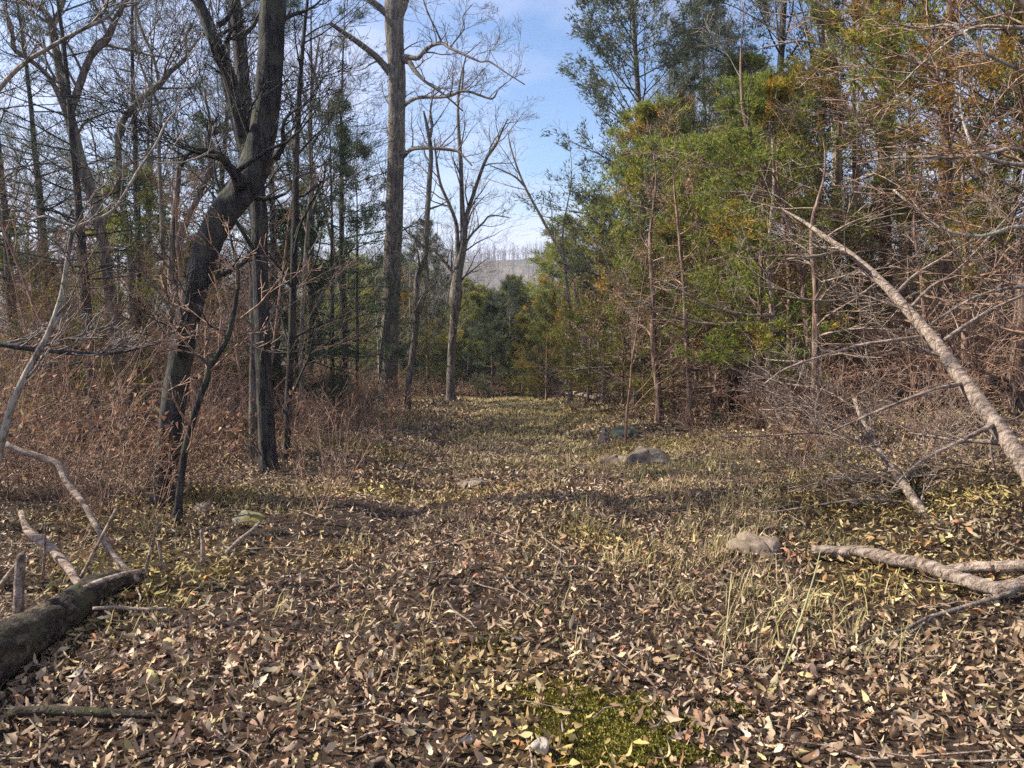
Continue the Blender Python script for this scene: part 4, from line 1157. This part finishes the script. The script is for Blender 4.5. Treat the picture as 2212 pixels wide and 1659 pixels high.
# mossy log, lower left
log_thing('mossy_log', 'thick dark mossy log lying from the lower left corner into the brush', 'log', [
    ground_path([(-330, 1640, 200, 0), (-200, 1590, 180, 0), (-80, 1525, 150, 0), (0, 1475, 120, 0), (70, 1420, 96, 0), (140, 1368, 76, 0), (200, 1315, 62, 0), (255, 1288, 50, 0), (310, 1276, 36, 0)]),
], M['log_wood'], ['trunk'], seed=85, rough=0.11, sides=26)
log_thing('dead_snag', 'upright broken grey stub standing on the mossy log', 'stump', [
    pxp([(50, 1400, 38, 3.35), (40, 1370, 27, 3.35), (40, 1320, 24, 3.35), (42, 1260, 22, 3.35), (44, 1215, 21, 3.35), (48, 1196, 12, 3.35)])], M['dead_wood'], ['trunk'], seed=86, rough=0.12)
log_thing('broken_limb', 'pale broken limb bent downward with its bright upper end toward the left edge', 'branch', [
    pxp([(12, 958, 14, 4.4), (45, 975, 17, 4.4), (80, 985, 18, 4.4), (125, 1003, 19, 4.4), (140, 1033, 19, 4.35), (160, 1062, 18, 4.3), (182, 1090, 16, 4.2), (210, 1140, 15, 4.1), (240, 1190, 14, 4.0), (270, 1225, 14, 3.95), (300, 1255, 16, 3.9)]),
    pxp([(205, 1130, 11, 4.1), (225, 1180, 9, 4.05), (248, 1210, 9, 4.0), (262, 1245, 8, 3.9)]),
], M['dead_wood'], ['limb', 'branch'], seed=87)
log_thing('broken_limb', 'thick grey limb slanting down onto the mossy log from the left', 'branch', [
    pxp([(45, 1105, 13, 4.3), (62, 1148, 22, 4.2), (100, 1175, 25, 4.1), (135, 1210, 25, 4.0), (160, 1245, 23, 3.9), (185, 1285, 20, 3.8), (200, 1310, 18, 3.75)])], M['dead_wood'], ['limb'], seed=88)
log_thing('fallen_branch', 'arched grey branch resting along the top of the mossy log', 'branch', [
    pxp([(60, 1365, 14, 3.45), (110, 1330, 14, 3.5), (150, 1290, 14, 3.55), (200, 1262, 12, 3.6), (260, 1242, 11, 3.7), (310, 1232, 9, 3.8)]),
    pxp([(200, 1315, 9, 3.4), (250, 1312, 9, 3.45), (300, 1316, 8, 3.5), (360, 1314, 7, 3.5)]),
], M['dead_wood'], ['limb', 'branch'], seed=89)
log_thing('fallen_branch', 'straight bare branch on the leaves right of the broken limbs', 'branch', [
    ground_path([(490, 1220, 8, 0.03), (520, 1195, 10, 0.04), (548, 1175, 9, 0.05), (565, 1160, 6, 0.07)])], M['dead_wood'], ['limb'], seed=90)
log_thing('fallen_branch', 'half buried grey branch along the bottom left edge', 'branch', [
    ground_path([(25, 1572, 22, 0.01), (110, 1568, 20, 0.01), (200, 1572, 20, 0.01), (290, 1570, 16, 0.0), (370, 1572, 10, 0.0)])], M['log_wood'], ['limb'], seed=91)
for i, (x0, y0, x1, y1, w, d, lb) in enumerate((
    (307, 1250, 343, 1120, 9, 3.95, 'thin stick standing tilted at the tip of the mossy log'),
    (438, 1215, 434, 1145, 10, 4.3, 'short pale stake standing in the leaves near the arched branch'),
    (170, 1250, 250, 1100, 8, 3.9, 'slanting stick crossing the broken limbs'),
    (92, 1245, 98, 1125, 7, 4.0, 'thin upright stick behind the grey snag'),
    (350, 1225, 340, 1170, 8, 4.05, 'short forked twig beside the stick at the log tip'),
    (0, 1262, 38, 1215, 12, 3.6, 'short slanting stick behind the snag at the left edge'))):
    log_thing('standing_stick', lb, 'stick', [pxp([(x0, y0 + 6, w, d), ((x0 + x1) / 2 + 2, (y0 + y1) / 2, w * .9, d), (x1, y1, w * .6, d)])], M['dead_wood'], ['stick'], seed=92 + i)
log_thing('fallen_branch', 'pale dead branches heaped at the far right side of the trail', 'branch', [
    ground_path([(1215, 858, 7, 0.08), (1250, 864, 9, 0.1), (1290, 872, 7, 0.05)]),
    ground_path([(1120, 852, 4, 0.1), (1170, 856, 4, 0.1), (1215, 860, 4, 0.1)]),
    ground_path([(1240, 870, 5, 0.2), (1290, 862, 5, 0.3), (1340, 850, 3, 0.4)])], M['dead_wood'], ['limb', 'branch', 'branch'], seed=99, kids=(3, 2), nb=3, tlen=0.5)

# ---------------------------------------------------------------- rocks, stump, moss
def rock(name, label, px, py, wpx, hpx, mat, seed, flat=0.5, deep=0.8, sink=0.35, yaw=0.0):
    g = G(px, py)
    dist = g.y * cp + (CAM_H - g.z) * sp
    a = 0.5 * wpx / F * dist
    q = random.Random(seed)
    bmV, n1, n2 = [], 18, 30
    ph = [q.uniform(0, 6.28) for _ in range(8)]
    V = []
    for i in range(n1 + 1):
        th = math.pi * i / n1
        for j in range(n2):
            f = 2 * math.pi * j / n2
            n = 1 + 0.16 * math.sin(3 * f + ph[0] + 2 * th) + 0.09 * math.sin(5 * f + ph[1]) * math.sin(2 * th + ph[2]) + 0.06 * math.sin(9 * f + ph[3] + 5 * th) + 0.07 * math.sin(13 * f + 4 * th + ph[4]) + q.uniform(-.02, .02)
            c = math.cos(th)
            c = math.copysign(abs(c) ** 0.8, c)
            V.append((a * n * math.sin(th) * math.cos(f), a * deep * n * math.sin(th) * math.sin(f), a * flat * n * c))
    Q = [(i * n2 + j, i * n2 + (j + 1) % n2, (i + 1) * n2 + (j + 1) % n2, (i + 1) * n2 + j) for i in range(n1) for j in range(n2)]
    V = np.array(V)
    for k in range(7):                                     # split off flat faces
        nn_ = np.array([q.uniform(-1, 1), q.uniform(-1, 1), q.uniform(-.1, 1) * 1.2]); nn_ /= np.linalg.norm(nn_)
        dd_ = V @ nn_
        lim = dd_.max() * q.uniform(0.62, 0.85)
        V = V - np.clip(dd_ - lim, 0, None)[:, None] * nn_[None] * 0.9
    o = link(name, np_mesh(name, V, quads=np.array(Q)[:, ::-1], smooth=False), M[mat])
    o.location = (g.x, g.y + a * deep * 0.4, g.z + 0.03 + a * flat * (0.5 - sink))
    o.rotation_euler.z = yaw
    tag(o, label, 'rock')
    return o
rock('rock', 'white rounded stone among the leaves at the bottom centre edge', 1165, 1640, 46, 40, 'rock_white', 1, 0.75, 0.9, 0.1)
rock('rock', 'rounded tan stone among the leaves left of the white one', 1003, 1620, 40, 20, 'rock_white', 2, 0.4, 0.8, 0.1)
rock('rock', 'flat grey brown slab half buried above the forked fallen limb', 1648, 1205, 112, 40, 'rock', 3, 0.3, 1.5, 0.3, 0.3)
rock('rock', 'broad low boulder with dirt on it beside the green rock', 1405, 1008, 105, 45, 'rock', 4, 0.32, 1.5, 0.26)
rock('rock', 'long low boulder at the foot of the bank left of the broad one', 1335, 1010, 70, 25, 'rock', 5, 0.34, 1.4, 0.2, 0.4)
rock('rock', 'dark green rock beside the pointed stump on the right of the trail', 1350, 950, 66, 30, 'rock_green', 6, 0.5, 0.8, 0.1)
rock('rock', 'small round stone near the foot of the leaning oak', 437, 1113, 42, 24, 'rock', 7, 0.55, 0.8, 0.15)
rock('rock', 'yellow mossy stone half buried on the left side', 532, 1138, 66, 40, 'rock_moss', 8, 0.3, 1.5, 0.12, 0.6)
rock('rock', 'flat pale rock low in the middle of the trail', 1015, 1056, 70, 14, 'rock', 9, 0.2, 0.9, 0.2)
rock('rock', 'pale rock lying under the cedars at the far right of the trail', 1385, 862, 40, 16, 'rock_white', 10, 0.5, 0.8, 0.1)
rock('rock', 'second pale rock uphill behind the thin trunks', 1432, 845, 26, 16, 'rock_white', 11, 0.6, 0.8, 0.1)
# pointed broken stump
g = G(1303, 962)
q = random.Random(4)
V, Q = [], []
nn, hh = 14, 9
for i in range(hh):
    t = i / (hh - 1)
    for j in range(nn):
        f = 2 * math.pi * j / nn
        r = (0.115 * (1 - t) ** 0.75 + 0.012) * (1 + 0.25 * math.sin(3 * f + 1) * (1 - t) + q.uniform(-.12, .12))
        V.append((r * math.cos(f) + 0.02 * t, r * math.sin(f), -0.05 + 0.27 * t * (1 + 0.12 * math.sin(2 * f))))
Q = [(i * nn + j, i * nn + (j + 1) % nn, (i + 1) * nn + (j + 1) % nn, (i + 1) * nn + j) for i in range(hh - 1) for j in range(nn)]
o = link('stump', np_mesh('stump', np.array(V), quads=np.array(Q), smooth=True), M['dead_wood'], None, g)
tag(o, 'small pointed broken stump beside the dark green rock', 'stump')
# moss carpets: tiny upright tufts on a low mound
def moss(label, px, py, rx, ry, n, seed):
    q = np.random.RandomState(seed)
    g = G(px, py)
    a = q.uniform(0, 6.28, n); r = np.sqrt(q.rand(n)) * (1 + 0.22 * np.sin(3 * a + seed) + 0.15 * np.sin(7 * a + 2 * seed)) * (1 + np.abs(q.normal(0, 0.2, n)))
    x = g.x + rx * r * np.cos(a); y = g.y + ry * r * np.sin(a)
    z = hgt(x, y) + 0.012 + 0.012 * (1 - r * 0.6)
    L = q.uniform(0.005, 0.012, n)[:, None]
    B = np.stack([x, y, z], -1)
    U = q.normal(0, 0.5, (n, 3)); U[:, 2] = 1; U /= np.linalg.norm(U, axis=1, keepdims=True)
    S = q.normal(0, 1, (n, 3)); S = np.cross(U, S); S /= np.linalg.norm(S, axis=1, keepdims=True)
    V = np.stack([B - S * L * .6, B + S * L * .6, B + U * L + S * L * .15, B + U * L * 1.0 - S * L * .15], 1).reshape(-1, 3)
    c = np.array([(0.2, 0.18, 0.03), (0.26, 0.22, 0.045), (0.12, 0.11, 0.02)])[q.choice(3, n)] * q.uniform(.7, 1.2, (n, 1))
    V = V - np.array(g)
    o = link('moss_patch', np_mesh('moss_patch', V, quads=np.arange(n * 4).reshape(n, 4), tint=np.repeat(c, 4, 0)), M['moss'], None, g)
    tag(o, label, 'moss', kind='thing')
moss('bright green moss patch near the bottom, largest of the moss', 1300, 1565, 0.24, 0.20, 9000, 1)
moss('moss patch at the bottom edge below the largest one', 1400, 1632, 0.2, 0.09, 3500, 2)
moss('small moss patch right of the largest one', 1575, 1535, 0.07, 0.06, 900, 3)
moss('thin moss strip above and left of the largest patch', 1180, 1500, 0.16, 0.09, 1400, 4)
moss('small mossy patch in the middle of the trail', 1060, 1390, 0.11, 0.09, 1000, 5)
# ---------------------------------------------------------------- single plants in the foreground
def stalk(label, pts, name='grass_stalk', mat='grass', cat='grass stalk'):
    A = px_path(pts, 3)
    b0 = Vector(A[0][:3])
    T = Tubes(); T.add([Vector(a[:3]) - b0 for a in A], [a[3] for a in A], 5)
    V, Qd = T.arrays()
    me = np_mesh(name, V, quads=Qd, tint=np.tile((0.5, 0.45, 0.24), (len(V), 1)), smooth=True)
    o = link(name, me, M[mat], None, b0)
    tag(o, label, cat)
stalk('long straw grass stalk arching up beside the forked fallen limb', [(1632, 1610, 5, 2.75), (1665, 1510, 5, 2.9), (1700, 1420, 5, 3.1), (1735, 1320, 4.5, 3.3), (1760, 1240, 3, 3.5), (1772, 1190, 2, 3.6)])
stalk('thin straw grass stalk leaning left of the small mossy patch', [(905, 1435, 4, 3.3), (915, 1380, 4, 3.35), (930, 1320, 3, 3.4), (937, 1275, 2, 3.45)])
stalk('thin pale stalk at the bottom just right of the moss', [(1530, 1660, 3.5, 2.6), (1545, 1560, 3, 2.8), (1565, 1400, 2.5, 3.1), (1580, 1240, 2, 3.5)])
def shrub_mesh(seed, n, H, r):
    rs = random.Random(seed); T = Tubes()
    for i in range(n):
        d = Vector((rs.gauss(0, .3), rs.gauss(0, .3), 1)).normalized()
        grow(T, Vector((rs.gauss(0, .05), rs.gauss(0, .05), -0.02)), d, H * rs.uniform(.5, 1), r, 1, (5, 3), rs, 0.16, 0.02, None, 0.0018, (0.3, 0.9), (4, 3, 3), (0.25, 0.6))
    me = T.mesh('shrub', smooth=False)
    me.materials.append(M['twig_brown'])
    return me
SH = [shrub_mesh(200 + i, n, H, r) for i, (n, H, r) in enumerate(((7, 1.0, .006), (5, .8, .005), (9, .7, .004), (4, 1.3, .007)))]
for i, (px, py, k, s, lb) in enumerate((
    (690, 1120, 0, .9, 'bare upright shrub at the left verge of the trail, nearest of its row'),
    (735, 1060, 1, .95, 'bare shrub behind the nearest upright one left of the trail'),
    (660, 1010, 3, .8, 'tall thin bare shrub right of the slim dark tree'),
    (790, 985, 2, 1.0, 'low bushy bare shrub where the left brush meets the trail'),
    (760, 930, 0, .9, 'bare shrub below the dark cedars left of the trail'),
    (1010, 1140, 2, .45, 'tiny dry weed in the middle of the trail'),
    (1160, 1060, 2, .5, 'small dry weed right of the trail centre'),
    (1290, 1060, 1, .5, 'thin dry weed in front of the broad boulder'),
    (1080, 1240, 2, .35, 'small dry weed in the near middle of the trail'),
    (1480, 1090, 2, .45, 'dry weed in the grass at the right verge'),
    (1345, 925, 1, .7, 'bare twiggy shrub above the dark green rock'),
    (1240, 900, 2, .9, 'dry shrub near the far right side of the trail'),
    (445, 1100, 1, .6, 'bare shoots beside the leaning oak base'),
    (250, 1180, 3, .6, 'bare shoots among the broken limbs'),
    (160, 1180, 0, .6, 'bare shoots left of the broken limbs'),
    (840, 960, 2, 1.0, 'low bare shrub under the tall oak'))):
    o = link('shrub', SH[k], None, None, G(px, py))
    o.scale = (s, s, s); o.rotation_euler.z = i * 1.7
    tag(o, lb, 'shrub')

for i, (px, py, tilt, yaw, sc, lb) in enumerate((
    (1700, 1040, 1.3, 1.9, .8, 'dead twiggy top lying left of the propped pale stem'),
    (1850, 1085, 1.35, 1.4, .75, 'dead twigs lying right under the propped pale stem'),
    (1600, 985, 1.25, 2.2, .9, 'dead brown branch top at the bank behind the broad boulder'),
    (2085, 1010, 1.2, 1.2, .7, 'dead twigs hanging down from the butt of the long fallen tree'),
    (1785, 985, 1.2, 1.8, .9, 'dead twiggy top beside the shaggy short trunk'),
    (1960, 960, 1.1, 1.6, .8, 'dead twigs below the middle of the long fallen tree'),
    (1520, 960, 1.2, 1.7, .7, 'dead twigs at the foot of the narrow double trunk'),
    (110, 1240, 1.2, 4.6, .5, 'dead twigs around the grey snag on the mossy log'),
    (330, 1190, 1.1, 1.2, .4, 'dead twigs at the far tip of the mossy log'))):
    o = link('dead_branch', SH[(0, 2, 1)[i % 3]], None, None, G(px, py) + Vector((0, 0, 0.06)))
    o.scale = (sc, sc, sc); o.rotation_euler = (0, -tilt, yaw - 1.7)
    tag(o, lb, 'dead branch')
# ---------------------------------------------------------------- labels for the trees of the woods: by what they stand beside
REF = ((60, 'the left edge'), (215, 'the forked tree'), (360, 'the leaning oak'), (570, 'the dark upright oak'), (640, 'the slim dark tree'), (840, 'the tall oak'), (975, 'the burl tree'), (1110, 'the middle of the trail end'),
       (1265, 'the golden cedars'), (1380, 'the tall blue green cedar'), (1590, 'the black trunked cedar'), (1810, 'the pale grey trunk'), (1915, 'the peeling cedar trunk'), (2090, 'the long fallen tree'), (2230, 'the right edge'))
ORD = ('nearest', 'second nearest', 'third nearest', 'fourth nearest', 'fifth nearest', 'sixth nearest', 'seventh nearest', 'eighth nearest', 'ninth nearest', 'tenth nearest', 'eleventh nearest', 'twelfth nearest', 'thirteenth nearest', 'fourteenth nearest')
GR = {'thin bare saplings on the left': 'thin bare sapling', 'bare trees in the woods on the left': 'bare grey tree', 'bare trees beyond the trail end': 'bare pale tree', 'cedars beyond the trail end': 'green thicket cedar', 'bare trees on the right bank': 'bare grey tree',
      'cedars deep on the right bank': 'distant cedar', 'evergreens deep in the left woods': 'distant dark evergreen', 'brown leaved saplings on the left': 'brown leaved sapling', 'brown leaved saplings on the right': 'brown leaved sapling'}
buckets = {}
for o in scene.objects:
    if o.parent is None and o.get('group') in GR:
        x, y, z = o.location
        px = W2 / 2 + F * x / (y * cp + (CAM_H - z) * sp)
        j = min(range(len(REF)), key=lambda i: abs(REF[i][0] - px))
        side = 'left' if px < REF[j][0] else 'right'
        buckets.setdefault((GR[o['group']], j, side), []).append((y, o))
for (what, j, side), L in buckets.items():
    L.sort(key=lambda e: e[0])
    for i, (y, o) in enumerate(L):
        if len(L) == 1: o['label'] = '%s rising behind and just %s of %s' % (what, side, REF[j][1])
        elif i == len(L) - 1: o['label'] = '%s farthest back just %s of %s' % (what, side, REF[j][1])
        else: o['label'] = '%s, %s of those just %s of %s' % (what, ORD[min(i, 13)], side, REF[j][1])
